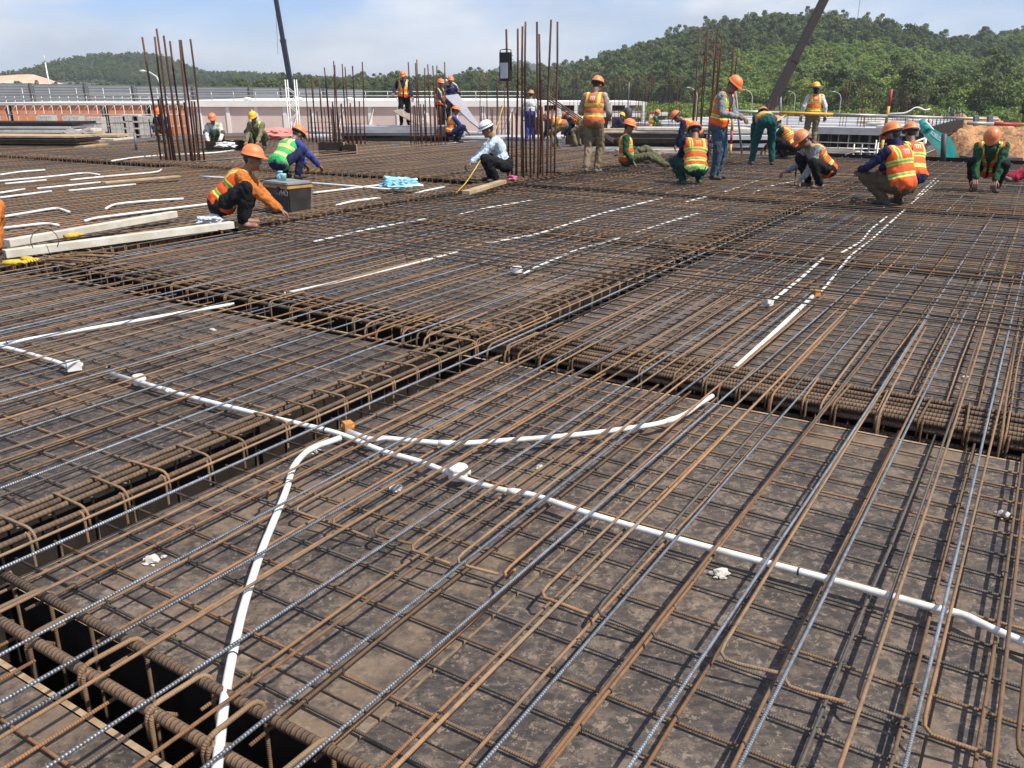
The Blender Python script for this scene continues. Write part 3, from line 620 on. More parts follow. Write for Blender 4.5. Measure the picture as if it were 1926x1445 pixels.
P = [gr(88, 476, 0.12) + np.array([0.13 * math.cos(a), 0.03 * math.sin(a), 0.11 + 0.11 * math.sin(a)]) for a in np.linspace(-0.5, 3.7, 12)]; mk_tube('wire_loop', P, 0.004, TIE, bd, 6)

def plastic_bag(name, label, px, mat, w, d, h, z=0.1, seed=0):
    c = gr(*px, z); bm = bmesh.new(); bmesh.ops.create_icosphere(bm, subdivisions=4, radius=1.0)
    for v in bm.verts:
        p = v.co.copy(); n = mnoise.fractal(p * 1.5 + Vector((seed, 3, 1)), 1.0, 2.0, 5) * 0.42 + abs(mnoise.noise(p * 3.1 + Vector((seed, 0, 0)))) * 0.3
        q = p * (0.78 + n); v.co = Vector((q.x * w, q.y * d, max(q.z, -0.35) * h + 0.35 * h))
    me = bpy.data.meshes.new(name); bm.to_mesh(me); bm.free(); me.materials.append(mat); me.polygons.foreach_set('use_smooth', [False] * len(me.polygons))
    return tag(link(name, me, None, c), label, 'bag')
plastic_bag('plastic_bag', 'crumpled light blue plastic bag at the end of the conduits', (749, 353), gm('bag_blue', (0.14, 0.42, 0.55), (0.4, 0.64, 0.7), rough=0.3, scale=5, bstr=0.3), 0.31, 0.16, 0.13, seed=4)
plastic_bag('plastic_bag', 'crumpled clear white bag on the pale timber beside the nearest worker', (397, 418), gm('bag_clear', (0.72, 0.74, 0.76), (0.55, 0.58, 0.62), rough=0.25, scale=8, bstr=0.3), 0.17, 0.1, 0.07, z=0.15, seed=9)
plastic_bag('plastic_bag', 'white foam-like bag on the block-out box beside the left green vest workers', (425, 277), gm('bag_white', (0.74, 0.74, 0.73), (0.6, 0.6, 0.6), rough=0.4, scale=8), 0.26, 0.15, 0.1, z=0.3, seed=2)
plastic_bag('cloth_rag', 'small pink rag at the foot of the middle column bars', (963, 338), gm('rag_pink', (0.7, 0.16, 0.28), rough=0.8), 0.09, 0.06, 0.06, seed=6)

def lunch_box():
    p = gr(545, 396, 0.045); ux = np.array([math.cos(-0.72), math.sin(-0.72), 0]); uy = np.array([-ux[1], ux[0], 0])
    t = thing('food_box', p, 'black box with an orange band, grey lid and PHO lettering beside the nearest worker', 'box')
    blk = gm('box_black_plastic', (0.022, 0.018, 0.017), (0.04, 0.03, 0.027), rough=0.6, scale=7, bscale=80, bstr=0.1)
    band = gm('box_orange_band', (0.5, 0.27, 0.07), (0.35, 0.18, 0.06), rough=0.6); lidm = gm('box_grey_lid', (0.24, 0.235, 0.235), (0.16, 0.155, 0.155), rough=0.6)
    def slab(x0, x1, y0, y1, z0, z1, bev, taper=0.0):
        bm = bmesh.new(); vs = []
        for z, k in ((z0, taper), (z1, 0)):
            for x, y in ((x0 + k, y0 + k), (x1 - k, y0 + k), (x1 - k, y1 - k), (x0 + k, y1 - k)): vs.append(bm.verts.new(ux * x + uy * y + ZX * z))
        for q in BOXF: bm.faces.new([vs[i] for i in q])
        bmesh.ops.bevel(bm, geom=bm.edges[:], offset=bev, segments=2, affect='EDGES')
        v = np.array([x.co[:] for x in bm.verts]) + p; bm.verts.index_update(); f = [[x.index for x in q.verts] for q in bm.faces]; bm.free(); return v, f
    mk('body', *slab(-0.27, 0.27, -0.19, 0.19, 0, 0.315, 0.015, 0.025), blk, t)
    mk('band', *slab(-0.277, 0.277, -0.197, 0.197, 0.305, 0.345, 0.006), band, t)
    lid = mk('lid', *slab(-0.283, 0.283, -0.203, 0.203, 0.347, 0.385, 0.014), lidm, t)
    mk('latch', *slab(0.06, 0.11, -0.215, -0.198, 0.27, 0.335, 0.004), blk, t)
    # lettering on the face towards the camera
    wm = gm('box_white_print', (0.75, 0.75, 0.73), rough=0.6, bstr=0); rm = gm('box_red_print', (0.45, 0.08, 0.06), rough=0.6, bstr=0); bl = gm('box_blue_print', (0.15, 0.3, 0.55), rough=0.6, bstr=0)
    def txt(s, size, x, z, mat, shear=0):
        cu = bpy.data.curves.new('t', 'FONT'); cu.body = s; cu.size = size; cu.extrude = 0.0008; cu.shear = shear; cu.resolution_u = 3
        ob = bpy.data.objects.new('t', cu); COL.objects.link(ob); bpy.context.view_layer.update()
        me = bpy.data.meshes.new_from_object(ob.evaluated_get(bpy.context.evaluated_depsgraph_get())); bpy.data.objects.remove(ob)
        v = np.array([x_.co[:] for x_ in me.vertices]); f = [list(q.vertices) for q in me.polygons]; bpy.data.meshes.remove(me)
        k = 0.19 - 0.025 * (1 - z / 0.315) + 0.0035
        w = p + np.outer(x + v[:, 0], ux) + np.outer(np.full(len(v), z) + v[:, 1], ZX) - np.outer(k - 0.025 * v[:, 1] / -0.315 * 0 + v[:, 2] * 0 - v[:, 2], uy)
        w -= np.outer(0.025 * v[:, 1] / 0.315, uy)
        mk('lettering', w, f, mat, t)
    txt('PHỐ', 0.1, 0.07, 0.222, wm); txt('Café', 0.052, -0.045, 0.225, bl, 0.2); txt('~', 0.07, -0.03, 0.252, rm)
    # bottle and cup on the lid
    q = p + ux * -0.05 + uy * -0.02 + ZX * 0.386
    cm = gm('cup_teal', (0.28, 0.58, 0.52), (0.22, 0.48, 0.44), rough=0.4, bstr=0)
    c = thing('cup', q, 'pale teal plastic cup on the black box lid', 'cup')
    n = 18; prof = [(0.034, 0), (0.04, 0.07), (0.042, 0.088), (0.038, 0.088), (0.032, 0.006)]
    v = [q + np.array([r * math.cos(2 * math.pi * i / n), r * math.sin(2 * math.pi * i / n), z]) for r, z in prof for i in range(n)]
    f = [(k * n + i, k * n + (i + 1) % n, k * n + n + (i + 1) % n, k * n + n + i) for k in range(4) for i in range(n)] + [tuple(range(n - 1, -1, -1)), tuple(range(4 * n, 5 * n))]
    mk('bowl', v, f, cm, c, True)
    mk_tube('handle', [q + np.array([-0.036 - 0.028 * math.sin(a), 0, 0.045 + 0.026 * math.cos(a)]) for a in np.linspace(0, math.pi, 7)], 0.005, cm, c, 6)
    q = p + ux * -0.22 + uy * 0.05 + ZX * 0.386; bmtl = gm('bottle_blue', (0.2, 0.4, 0.7), (0.3, 0.5, 0.75), rough=0.25, bstr=0)
    c = thing('water_jug', q, 'light blue plastic jug with cap on the black box lid', 'jug')
    v, f, a = tube([q + ZX * z for z in (0, 0.01, 0.05, 0.065, 0.08, 0.085)], [0.045, 0.05, 0.05, 0.035, 0.028, 0.028], 14); mk('body', v, f, bmtl, c, True)
    v, f, a = tube([q + ZX * z for z in (0.086, 0.105, 0.108)], [0.034, 0.034, 0.03], 14); mk('cap', v, f, bmtl, c, True)
lunch_box()

# ------------------------------------------------------------------ column starter bars
def column(label, c, n_tall, n_short, size, h_tall, h_short, r=0.0125, hoops=4, lean=0.011, parent_group='tall column starter bars'):
    c = np.array(c, float); t = thing('column_rebar', c, label, 'rebar', parent_group)
    k = n_tall + n_short
    for i in range(k):
        s = i / k * 4; e = int(s); q = s - e; h = size / 2
        x, y = ((-h + 2 * h * q, -h), (h, -h + 2 * h * q), (h - 2 * h * q, h), (-h, h - 2 * h * q))[e]
        d = AX * x + BX * y; tall = (i % 2 == 0) if n_short else True
        H = (h_tall if tall else h_short) * random.uniform(0.93, 1.05); lx, ly = random.uniform(-lean, lean) * 1.4, random.uniform(-lean, lean)
        pts = [c + d + np.array([lx * z + 0.012 * math.sin(z * 2 + i), ly * z, z]) for z in np.linspace(-0.1, H, 5)]
        mk_tube('upright_bar', pts, r, COLBAR, t, 6)
    for j in range(hoops):
        z = 0.12 + j * 0.16; h = size / 2 + r
        P = [c + AX * a + BX * b + ZX * z for a, b in ((-h, -h), (h, -h), (h, h), (-h, h), (-h, -h))]; mk_tube('hoop', P, 0.004, COLBAR, t, 5)
    return t
column('tallest cluster of rusty column bars beside the white helmet worker, carrying a floodlight', gr(1000, 340), 8, 8, 0.62, 2.62, 1.25, r=0.02)
column('cluster of rusty column bars at left behind the nearest worker', gr(345, 306), 8, 8, 0.66, 2.75, 1.35, r=0.021)
column('cluster of thin rusty column bars left of the panel stacks, further back', gr(608, 268), 8, 8, 0.6, 1.95, 1.0, r=0.017)
column('cluster of rusty column bars in front of the panel stacks', gr(655, 273), 8, 8, 0.72, 2.25, 1.2, r=0.019)
column('cluster of rusty column bars in front of the workers carrying a panel', gr(806, 275), 8, 8, 0.72, 2.3, 1.15, r=0.019)
column('thin cluster of dark column bars behind the white helmet worker', gr(930, 258), 7, 7, 0.8, 2.1, 1.0, r=0.017)
column('thick rusty column bars beside the standing worker in a grey shirt', gr(1318, 300), 5, 4, 0.45, 2.75, 1.6, r=0.016)
column('rusty column bars right behind the standing worker in a grey shirt', gr(1352, 272), 6, 0, 0.6, 2.7, 0, r=0.019)
column('thin far column bars right of the walking worker', at(1180, 255, 40) * [1, 1, 0], 12, 0, 1.2, 2.1, 0)
column('thin far column bars above the seated worker', at(1240, 255, 42) * [1, 1, 0], 12, 0, 1.4, 2.2, 0)
column('thin far column bars left of the floodlit cluster', at(1060, 250, 44) * [1, 1, 0], 6, 0, 1.3, 2.3, 0)
column('thin far column bars at right above the lower platform, left group', at(1600, 245, 42) * [1, 1, 0] + [0, 0, -0.5], 6, 0, 1.0, 2.4, 0)
column('thin far column bars at right above the lower platform, middle group', at(1655, 245, 46) * [1, 1, 0] + [0, 0, -0.5], 6, 0, 1.2, 2.2, 0)
column('thin far column bars at right above the lower platform, right group', at(1715, 240, 50) * [1, 1, 0] + [0, 0, -0.5], 6, 0, 1.2, 2.0, 0)
column('thin far column bars between the two steel posts', at(1500, 245, 44) * [1, 1, 0] + [0, 0, -0.4], 5, 0, 1.2, 2.6, 0)

def floodlight():
    c = at(951, 126, gr(1000, 340)[1] - 0.33); t = thing('floodlight', c - ZX * 0.3, 'black site floodlight fixed high on the column bars', 'floodlight')
    bk = gm('lamp_black', (0.02, 0.02, 0.022), rough=0.45, metal=0.3, bstr=0); gl = gm('lamp_glass', (0.5, 0.53, 0.55), (0.4, 0.43, 0.46), rough=0.12, bstr=0)
    d = np.array([-0.55, -0.83, 0]); s = np.array([0.83, -0.55, 0])
    v, f = obox(c - d * 0.045, c + d * 0.045, 0.2, 0.46); mk('housing', v, f, bk, t)
    v, f = obox(c + d * 0.046, c + d * 0.052, 0.15, 0.25); v = v - ZX * 0.06; mk('lens', v, f, gl, t)
    for k in range(7):
        v, f = obox(c - d * 0.046 + ZX * (0.18 - k * 0.06), c - d * 0.085 + ZX * (0.18 - k * 0.06), 0.18, 0.012); mk('cooling_fin', v, f, bk, t)
    mk_tube('bracket', [c + s * 0.11 - ZX * 0.05, c + s * 0.11 + ZX * 0.27, c + s * 0.0 + ZX * 0.28, c - s * 0.11 + ZX * 0.27, c - s * 0.11 - ZX * 0.05], 0.01, bk, t, 6)
    yc = gm('cord_yellow', (0.62, 0.4, 0.04), rough=0.5, bstr=0)
    p = gr(857, 364, 0.09)
    P = [at(946, 200, 14.9), at(936, 235, 14.8), at(921, 270, 14.5), at(899, 310, 14.2), at(876, 345, 13.9), p]
    tag(mk('power_cord', *tube(crom(P, round_=0.5), 0.009, 6)[:2], yc, smooth=True), 'thin yellow cord hanging past the white helmet worker to the deck', 'cord')
floodlight()

# ------------------------------------------------------------------ people
SKIN = gm('skin', (0.24, 0.12, 0.075), (0.2, 0.1, 0.065), rough=0.55, scale=10, bstr=0.05)
HAIR = gm('hair_black', (0.012, 0.011, 0.011), rough=0.6, bstr=0)
EYE = gm('eye_dark', (0.02, 0.015, 0.012), rough=0.3, bstr=0)
def cloth(name, c, k=0.75):
    return gm('cloth_' + name, c, tuple(x * k for x in c), rough=0.85, scale=7, bscale=16, bstr=0.35, bdist=0.015, spec=0.2)
def vest_mat(name, base, band, core, emblem=None, hem=None):
    m, nt, N, L, b = newmat('vest_' + name)
    A = {}
    for k in 'slb':
        n = N.new('ShaderNodeAttribute'); n.attribute_name = 'v' + k; A[k] = n.outputs['Fac']
    vec, rnd = objvec(N, L); n1 = noisen(N, L, vec, 8, 5, 0.6); n2 = noisen(N, L, vec, 14, 4, 0.6)
    def band_(x, lo, hi): return mathn(N, L, 'MULTIPLY', mathn(N, L, 'GREATER_THAN', x, lo), mathn(N, L, 'LESS_THAN', x, hi))
    al = mathn(N, L, 'ABSOLUTE', A['l'])
    def mx(*a):
        r = a[0]
        for q in a[1:]: r = mathn(N, L, 'MAXIMUM', r, q)
        return r
    up = mathn(N, L, 'GREATER_THAN', A['s'], 0.315)
    bands = mx(band_(A['s'], 0.095, 0.155), band_(A['s'], 0.255, 0.315), mathn(N, L, 'MULTIPLY', band_(al, 0.085, 0.135), up))
    cores = mx(band_(A['s'], 0.113, 0.137), band_(A['s'], 0.273, 0.297), mathn(N, L, 'MULTIPLY', band_(al, 0.1, 0.12), up))
    col = mixc(N, L, n1, base, tuple(x * 0.78 for x in base))
    if emblem:
        bk = mathn(N, L, 'LESS_THAN', A['b'], 0.0); zone = band_(A['s'], 0.365, 0.435)
        bars = mx(mathn(N, L, 'LESS_THAN', al, 0.008), band_(al, 0.024, 0.04), mathn(N, L, 'MULTIPLY', mathn(N, L, 'LESS_THAN', al, 0.05), band_(A['s'], 0.418, 0.432)))
        col = mixc(N, L, mathn(N, L, 'MULTIPLY', mathn(N, L, 'MULTIPLY', bk, zone), bars), col, emblem)
    col = mixc(N, L, bands, col, band); col = mixc(N, L, cores, col, core)
    col = mixc(N, L, mathn(N, L, 'MULTIPLY', ramp(N, L, n1, 0.45, 0.75), mathn(N, L, 'ADD', 0.12, mathn(N, L, 'MULTIPLY', rnd, 0.45))), col, (0.33, 0.2, 0.12))
    hv = N.new('ShaderNodeHueSaturation'); L.new(col, hv.inputs['Color']); L.new(mathn(N, L, 'ADD', 0.72, mathn(N, L, 'MULTIPLY', rnd, 0.4)), hv.inputs['Value']); col = hv.outputs[0]
    if hem: col = mixc(N, L, mathn(N, L, 'LESS_THAN', A['s'], hem[0]), col, hem[1])
    L.new(col, b.inputs['Base Color']); b.inputs['Roughness'].default_value = 0.7; b.inputs['Specular IOR Level'].default_value = 0.3
    bump(N, L, b, n2, 0.5, 0.02); return m
YEL = (0.72, 0.78, 0.1); SIL = (0.3, 0.45, 0.2)
V_OR = vest_mat('orange', (0.86, 0.125, 0.02), YEL, SIL, (0.8, 0.5, 0.36))
V_FD = vest_mat('faded_orange', (0.56, 0.14, 0.05), (0.8, 0.55, 0.08), (0.8, 0.6, 0.16), (0.75, 0.5, 0.36))
V_GR = vest_mat('green', (0.03, 0.42, 0.12), (0.66, 0.8, 0.22), (0.55, 0.7, 0.2), (0.7, 0.45, 0.1))
V_HM = vest_mat('orange_lime_hem', (0.86, 0.125, 0.02), YEL, SIL, (0.85, 0.4, 0.1), (0.028, (0.45, 0.75, 0.2)))
H_OR = gm('helmet_orange', (0.78, 0.19, 0.045), (0.55, 0.2, 0.09), rough=0.48, scale=9, bstr=0.03, contrast=(0.45, 0.62))
H_DO = gm('helmet_dull_orange', (0.62, 0.2, 0.07), (0.5, 0.15, 0.05), rough=0.4, scale=5, bstr=0.02)
H_YE = gm('helmet_yellow', (0.8, 0.46, 0.03), (0.68, 0.38, 0.03), rough=0.48, scale=9, bstr=0.03, contrast=(0.45, 0.62))
H_WH = gm('helmet_white', (0.78, 0.78, 0.77), (0.68, 0.68, 0.67), rough=0.3, scale=5, bstr=0.02)
STRAW = gm('straw_brim', (0.66, 0.5, 0.3), (0.5, 0.36, 0.2), rough=0.85, scale=20, bscale=60, bstr=0.4)
STRAWD = gm('cloth_brim_dark', (0.12, 0.09, 0.06), rough=0.85, scale=20)

def caps(p0, p1, r0, r1, n=10):
    p0 = np.array(p0, float); p1 = np.array(p1, float); d = p1 - p0; L = np.linalg.norm(d); d = d / (L + 1e-9)
    a = np.array([0, 0, 1.0]) if abs(d[2]) < 0.9 else np.array([1.0, 0, 0]); s = np.cross(d, a); s /= np.linalg.norm(s); t = np.cross(d, s)
    rows = [(-r0 * math.cos(k), r0 * math.sin(k)) for k in (0.5, 1.05)] + [(0, r0), (L, r1)] + [(L + r1 * math.cos(k), r1 * math.sin(k)) for k in (1.05, 0.5)]
    V = [p0 - d * r0]
    for x, r in rows:
        for k in range(n): V.append(p0 + d * x + (s * math.cos(2 * math.pi * k / n) + t * math.sin(2 * math.pi * k / n)) * r)
    V.append(p1 + d * r1); m = len(rows); F = [(0, 1 + (k + 1) % n, 1 + k) for k in range(n)]
    for i in range(m - 1):
        for k in range(n): F.append((1 + i * n + k, 1 + i * n + (k + 1) % n, 1 + (i + 1) * n + (k + 1) % n, 1 + (i + 1) * n + k))
    e = 1 + m * n; F += [(e, 1 + (m - 1) * n + k, 1 + (m - 1) * n + (k + 1) % n) for k in range(n)]
    return np.array(V), F
_ico = None
def ell(c, Rm, rad):
    global _ico
    if _ico is None:
        bm = bmesh.new(); bmesh.ops.create_icosphere(bm, subdivisions=3, radius=1); _ico = (np.array([v.co[:] for v in bm.verts]), [[v.index for v in f.verts] for f in bm.faces]); bm.free()
    return _ico[0] * np.array(rad) @ np.array(Rm) + np.array(c), _ico[1]
def ik(a, b, l1, l2, pole):
    a = np.array(a, float); b = np.array(b, float); d = b - a; D = np.linalg.norm(d); mx = (l1 + l2) * 0.995
    if D > mx: b = a + d / D * mx; d = b - a; D = mx
    if D < abs(l1 - l2) + 0.02: D = abs(l1 - l2) + 0.02
    u = d / np.linalg.norm(d); x = (l1 * l1 - l2 * l2 + D * D) / (2 * D); h = math.sqrt(max(0, l1 * l1 - x * x))
    p = np.array(pole, float); p = p - u * np.dot(p, u); p /= np.linalg.norm(p) + 1e-9
    return a + u * x + p * h, b
def nrm(v): v = np.array(v, float); return v / (np.linalg.norm(v) + 1e-9)
def voxel(parts, vox, smooth_it=4):
    v, f = join(parts); me = bpy.data.meshes.new('tmp'); me.from_pydata(v.tolist(), [], f); ob = bpy.data.objects.new('tmp', me); COL.objects.link(ob)
    md = ob.modifiers.new('r', 'REMESH'); md.mode = 'VOXEL'; md.voxel_size = vox; md.adaptivity = 0
    ms = ob.modifiers.new('s', 'SMOOTH'); ms.factor = 0.5; ms.iterations = smooth_it
    bpy.context.view_layer.update(); ev = ob.evaluated_get(bpy.context.evaluated_depsgraph_get()); m2 = bpy.data.meshes.new_from_object(ev)
    bpy.data.objects.remove(ob); bpy.data.meshes.remove(me)
    V = np.empty(len(m2.vertices) * 3); m2.vertices.foreach_get('co', V); F = [tuple(p.vertices) for p in m2.polygons]; bpy.data.meshes.remove(m2)
    return V.reshape(-1, 3), F
POSES = {
 'squat': dict(P=(0, -0.15, 0.27), t=(0, 0.5, 0.86), fr=(0.14, 0.06, 0.075), fl=(-0.14, 0.02, 0.075), hr=(0.16, 0.46, 0.2), hl=(-0.14, 0.46, 0.22), kp=(0.35, 1, 0.9), look=(0, 0.8, -0.35)),
 'stand': dict(P=(0, 0, 0.9), t=(0, 0.03, 1), fr=(0.11, 0.02, 0.08), fl=(-0.11, -0.02, 0.08), hr=(0.27, 0.08, 0.82), hl=(-0.27, 0.08, 0.82), kp=(0.1, 1, 0), look=(0, 1, -0.1)),
 'bend': dict(P=(0, -0.2, 0.86), t=(0, 0.92, 0.3), fr=(0.17, 0.0, 0.08), fl=(-0.17, 0.04, 0.08), hr=(0.16, 0.38, 0.35), hl=(-0.16, 0.42, 0.33), kp=(0.1, 1, 0), look=(0, 0.6, -0.7)),
 'sit': dict(P=(0, 0, 0.13), t=(0, -0.08, 1), fr=(0.12, 0.72, 0.08), fl=(-0.14, 0.66, 0.1), hr=(0.24, 0.12, 0.12), hl=(-0.2, 0.35, 0.3), kp=(0.1, 0.2, 1), look=(0, 1, -0.25)),
 'walk': dict(P=(0, 0, 0.88), t=(0, 0.12, 1), fr=(0.09, 0.2, 0.08), fl=(-0.09, -0.26, 0.12), hr=(0.2, 0.25, 0.95), hl=(-0.24, 0.2, 0.98), kp=(0.1, 1, 0), look=(0.2, 0.9, -0.35)),
}
def person(label, pos, face, pose, shirt, pants, shoe, vest=V_OR, hat=('helmet', H_OR), vox=0.013, scale=1.0, scarf=None, group='site workers', cuff=True, skin_legs=False, **kw):
    q = dict(POSES[pose]); q.update(kw); pos = np.array(pos, float); a = R(face)
    fw = np.array([math.sin(a), math.cos(a), 0]); rt = np.array([math.cos(a), -math.sin(a), 0])
    def Wd(p): return pos + (rt * p[0] + fw * p[1] + ZX * p[2]) * scale
    def Dr(d): return nrm(rt * d[0] + fw * d[1] + ZX * d[2])
    P = Wd(q['P']); t = Dr(q['t']); r = Dr(q.get('r', (1, 0, 0))); r = nrm(r - t * np.dot(r, t)); f = np.cross(t, -r); f = np.cross(t, r) * -1 if np.dot(np.cross(t, r), fw) < 0 and False else np.cross(t, r)
    if np.dot(f, fw) + 0.3 * np.dot(f, -ZX) < 0: f = -f
    S = scale; C = P + t * 0.50 * S; neck = C
    lk = Dr(q['look']); hu = nrm(t * 0.55 + ZX * 0.75 + f * 0.1); hu = nrm(hu - lk * np.dot(hu, lk)); hr_ = np.cross(lk, hu)
    hb = neck + (hu * 0.5 + t * 0.5) * 0.05 * S; hc = hb + hu * 0.1 * S + lk * 0.03 * S
    prim = []; parts = []
    def cap(p0, p1, r0, r1, k): prim.append(('c', p0, p1, r0 * S, r1 * S, k)); parts.append(caps(p0, p1, r0 * S, r1 * S))
    def eli(c, Rm, rad, k): prim.append(('e', c, np.array(Rm), np.array(rad) * S, k)); parts.append(ell(c, Rm, np.array(rad) * S))
    TR_ = np.array([r, f, t]); HR = np.array([hr_, lk, hu])
    eli(P + t * 0.02 * S - f * 0.01 * S, TR_, (0.178, 0.138, 0.14), 'pants'); eli(P + t * 0.17 * S, TR_, (0.155, 0.12, 0.15), 'shirt'); eli(P + t * 0.34 * S - f * 0.008 * S, TR_, (0.178, 0.13, 0.17), 'shirt')
    sh = {s: P + t * 0.445 * S + r * 0.165 * S * s for s in (1, -1)}
    cap(sh[1], sh[-1], 0.062, 0.062, 'shirt'); cap(C - t * 0.04 * S, hb + hu * 0.02 * S, 0.058, 0.05, 'scarf' if scarf else 'skin')
    hk = 'skin'
    eli(hc + hu * 0.02 * S - lk * 0.008 * S, HR, (0.076, 0.095, 0.098), hk); eli(hc - hu * 0.055 * S + lk * 0.018 * S, HR, (0.058, 0.07, 0.065), 'scarf' if scarf else hk)
    cap(hc + lk * 0.085 * S + hu * 0.005 * S, hc + lk * 0.1 * S - hu * 0.022 * S, 0.009, 0.014, hk); cap(hc + lk * 0.07 * S - hu * 0.085 * S, hc + lk * 0.075 * S - hu * 0.095 * S, 0.022, 0.02, 'scarf' if scarf else hk)
    for s in (1, -1): eli(hc + hr_ * 0.077 * s * S - hu * 0.01 * S - lk * 0.01 * S, HR, (0.012, 0.02, 0.032), hk)
    hands = []
    for s, key in ((1, 'hr'), (-1, 'hl')):
        tgt = Wd(q[key]); pole = Dr(q.get('ep', (0.55 * s, -0.45, -0.8)) if not isinstance(q.get('ep'), dict) else q['ep'][key])
        el, wr = ik(sh[s], tgt, 0.28 * S, 0.25 * S, pole)
        cap(sh[s], el, 0.07, 0.057, 'shirt'); cap(el, el + (wr - el) * 0.9, 0.056, 0.045, 'shirt'); cap(el + (wr - el) * 0.85, wr, 0.03, 0.027, 'skin'); hands.append((wr, nrm(wr - el), s))
    for s, key in ((1, 'fr'), (-1, 'fl')):
        hp = P + r * 0.092 * S * s; an = Wd(q[key]); kp = q['kp']; kn, an = ik(hp, an, 0.43 * S, 0.41 * S, Dr((kp[0] * s, kp[1], kp[2])))
        cap(hp, kn, 0.102, 0.076, 'pants'); cap(kn, kn + (an - kn) * 0.9, 0.074, 0.062, 'pants'); cap(kn + (an - kn) * 0.8, an, 0.045, 0.04, 'skin' if skin_legs else 'shoe')
        td = Dr(q.get('toe' + key[1], q.get('toe', (0.18 * s, 1, 0)))); fz = np.array([0, 0, -0.03 * S])
        td2 = nrm(td)
        cap(an + fz - td2 * 0.035 * S, an + fz + td2 * 0.15 * S + np.array([0, 0, -0.008]), 0.042, 0.034, 'skin' if skin_legs else 'shoe'); cap(an + fz + td2 * 0.05 * S + r * 0.02 * S, an + fz + td2 * 0.14 * S - r * 0.02 * S, 0.036, 0.03, 'skin' if skin_legs else 'shoe')
    V, F = voxel(parts, vox * S, 4)
    cats = ['shirt', 'pants', 'shoe', 'skin', 'scarf', 'hair']; best = np.full(len(V), 1e9); cat = np.zeros(len(V), int)
    for p in prim:
        if p[0] == 'c':
            d = p[2] - p[1]; L2 = np.dot(d, d) + 1e-12; s = np.clip((V - p[1]) @ d / L2, 0, 1); dist = np.linalg.norm(V - p[1] - s[:, None] * d, axis=1) - (p[3] + (p[4] - p[3]) * s); k = p[5]
        else:
            w = (V - p[1]) @ p[2].T; k = p[4]; dist = (np.linalg.norm(w / p[3], axis=1) - 1) * p[3].min()
        m = dist < best; best[m] = dist[m]; cat[m] = cats.index(k)
    hv = (V - hc) @ HR.T / S
    hm = (cat == 3) & (np.linalg.norm(V - hc, axis=1) < 0.17 * S) & (((hv[:, 2] > 0.045) & (hv[:, 1] < 0.09)) | ((hv[:, 1] < -0.035) & (hv[:, 2] > -0.055)))
    cat[hm] = 5
    # loose cloth: folds pushed in and out of the surface
    g = np.zeros_like(V); FA = np.array([x for x in F if len(x) == 4]); fn = np.cross(V[FA[:, 2]] - V[FA[:, 0]], V[FA[:, 3]] - V[FA[:, 1]])
    for k in range(4): np.add.at(g, FA[:, k], fn)
    g /= np.linalg.norm(g, axis=1)[:, None] + 1e-12; sd0 = abs(hash(label)) % 97 if False else len(label)
    fold = np.array([abs(mnoise.noise(Vector((p[0] * 13 + sd0, p[1] * 13, p[2] * 8)))) + 0.5 * abs(mnoise.noise(Vector((p[0] * 27, p[1] * 27 + sd0, p[2] * 18)))) for p in V]) - 0.3
    V = V + g * (fold * 0.028 * S * np.isin(cat, (0, 1)))[:, None]
    fc = [int(np.bincount([cat[i] for i in fa], minlength=6).argmax()) for fa in F]
    parts2 = [(V, F)]
    # hands: palm and five fingers, relaxed curl
    for wr, d, s in hands:
        dn = nrm(-ZX - d * np.dot(-ZX, d) + f * 0.05); sd_ = np.cross(d, dn) * s
        h = []
        for k in (-1, 0, 1): h.append(caps(wr + sd_ * 0.02 * k * S, wr + d * 0.085 * S + sd_ * 0.026 * k * S, 0.017 * S, 0.015 * S, 6))
        for i, (o, ln) in enumerate(((-0.033, 0.075), (-0.011, 0.085), (0.011, 0.08), (0.032, 0.062))):
            b0 = wr + d * 0.09 * S + sd_ * o * S; b1 = b0 + (d * 0.75 + dn * 0.55) * ln * 0.5 * S; b2 = b1 + (d * 0.25 + dn * 0.9) * ln * 0.5 * S
            h.append(caps(b0, b1, 0.0095 * S, 0.009 * S, 6)); h.append(caps(b1, b2, 0.009 * S, 0.0075 * S, 6))
        b0 = wr + d * 0.03 * S - sd_ * 0.03 * S; b1 = b0 + (d * 0.6 - sd_ * 0.6 + dn * 0.3) * 0.045 * S; b2 = b1 + (d * 0.9 + dn * 0.4) * 0.035 * S
        h.append(caps(b0, b1, 0.012 * S, 0.011 * S, 6)); h.append(caps(b1, b2, 0.011 * S, 0.008 * S, 6))
        hv_, hf = join(h); parts2.append((hv_, hf)); fc += [3] * len(hf)
    for s in (1, -1):
        e = ell(hc + lk * 0.083 * S + hr_ * 0.031 * s * S + hu * 0.012 * S, HR, np.array((0.014, 0.008, 0.007)) * S); parts2.append(e); fc += [6] * len(e[1])
        e = caps(hc + lk * 0.086 * S + hr_ * 0.018 * s * S + hu * 0.03 * S, hc + lk * 0.078 * S + hr_ * 0.046 * s * S + hu * 0.032 * S, 0.006 * S, 0.004 * S, 6); parts2.append(e); fc += [5] * len(e[1])
    v, fa = join(parts2)
    body = mk('person', v, fa, [shirt, pants, shoe, SKIN, scarf or SKIN, HAIR, EYE], smooth=True, base=pos, mi=fc); tag(body, label, 'person', group)
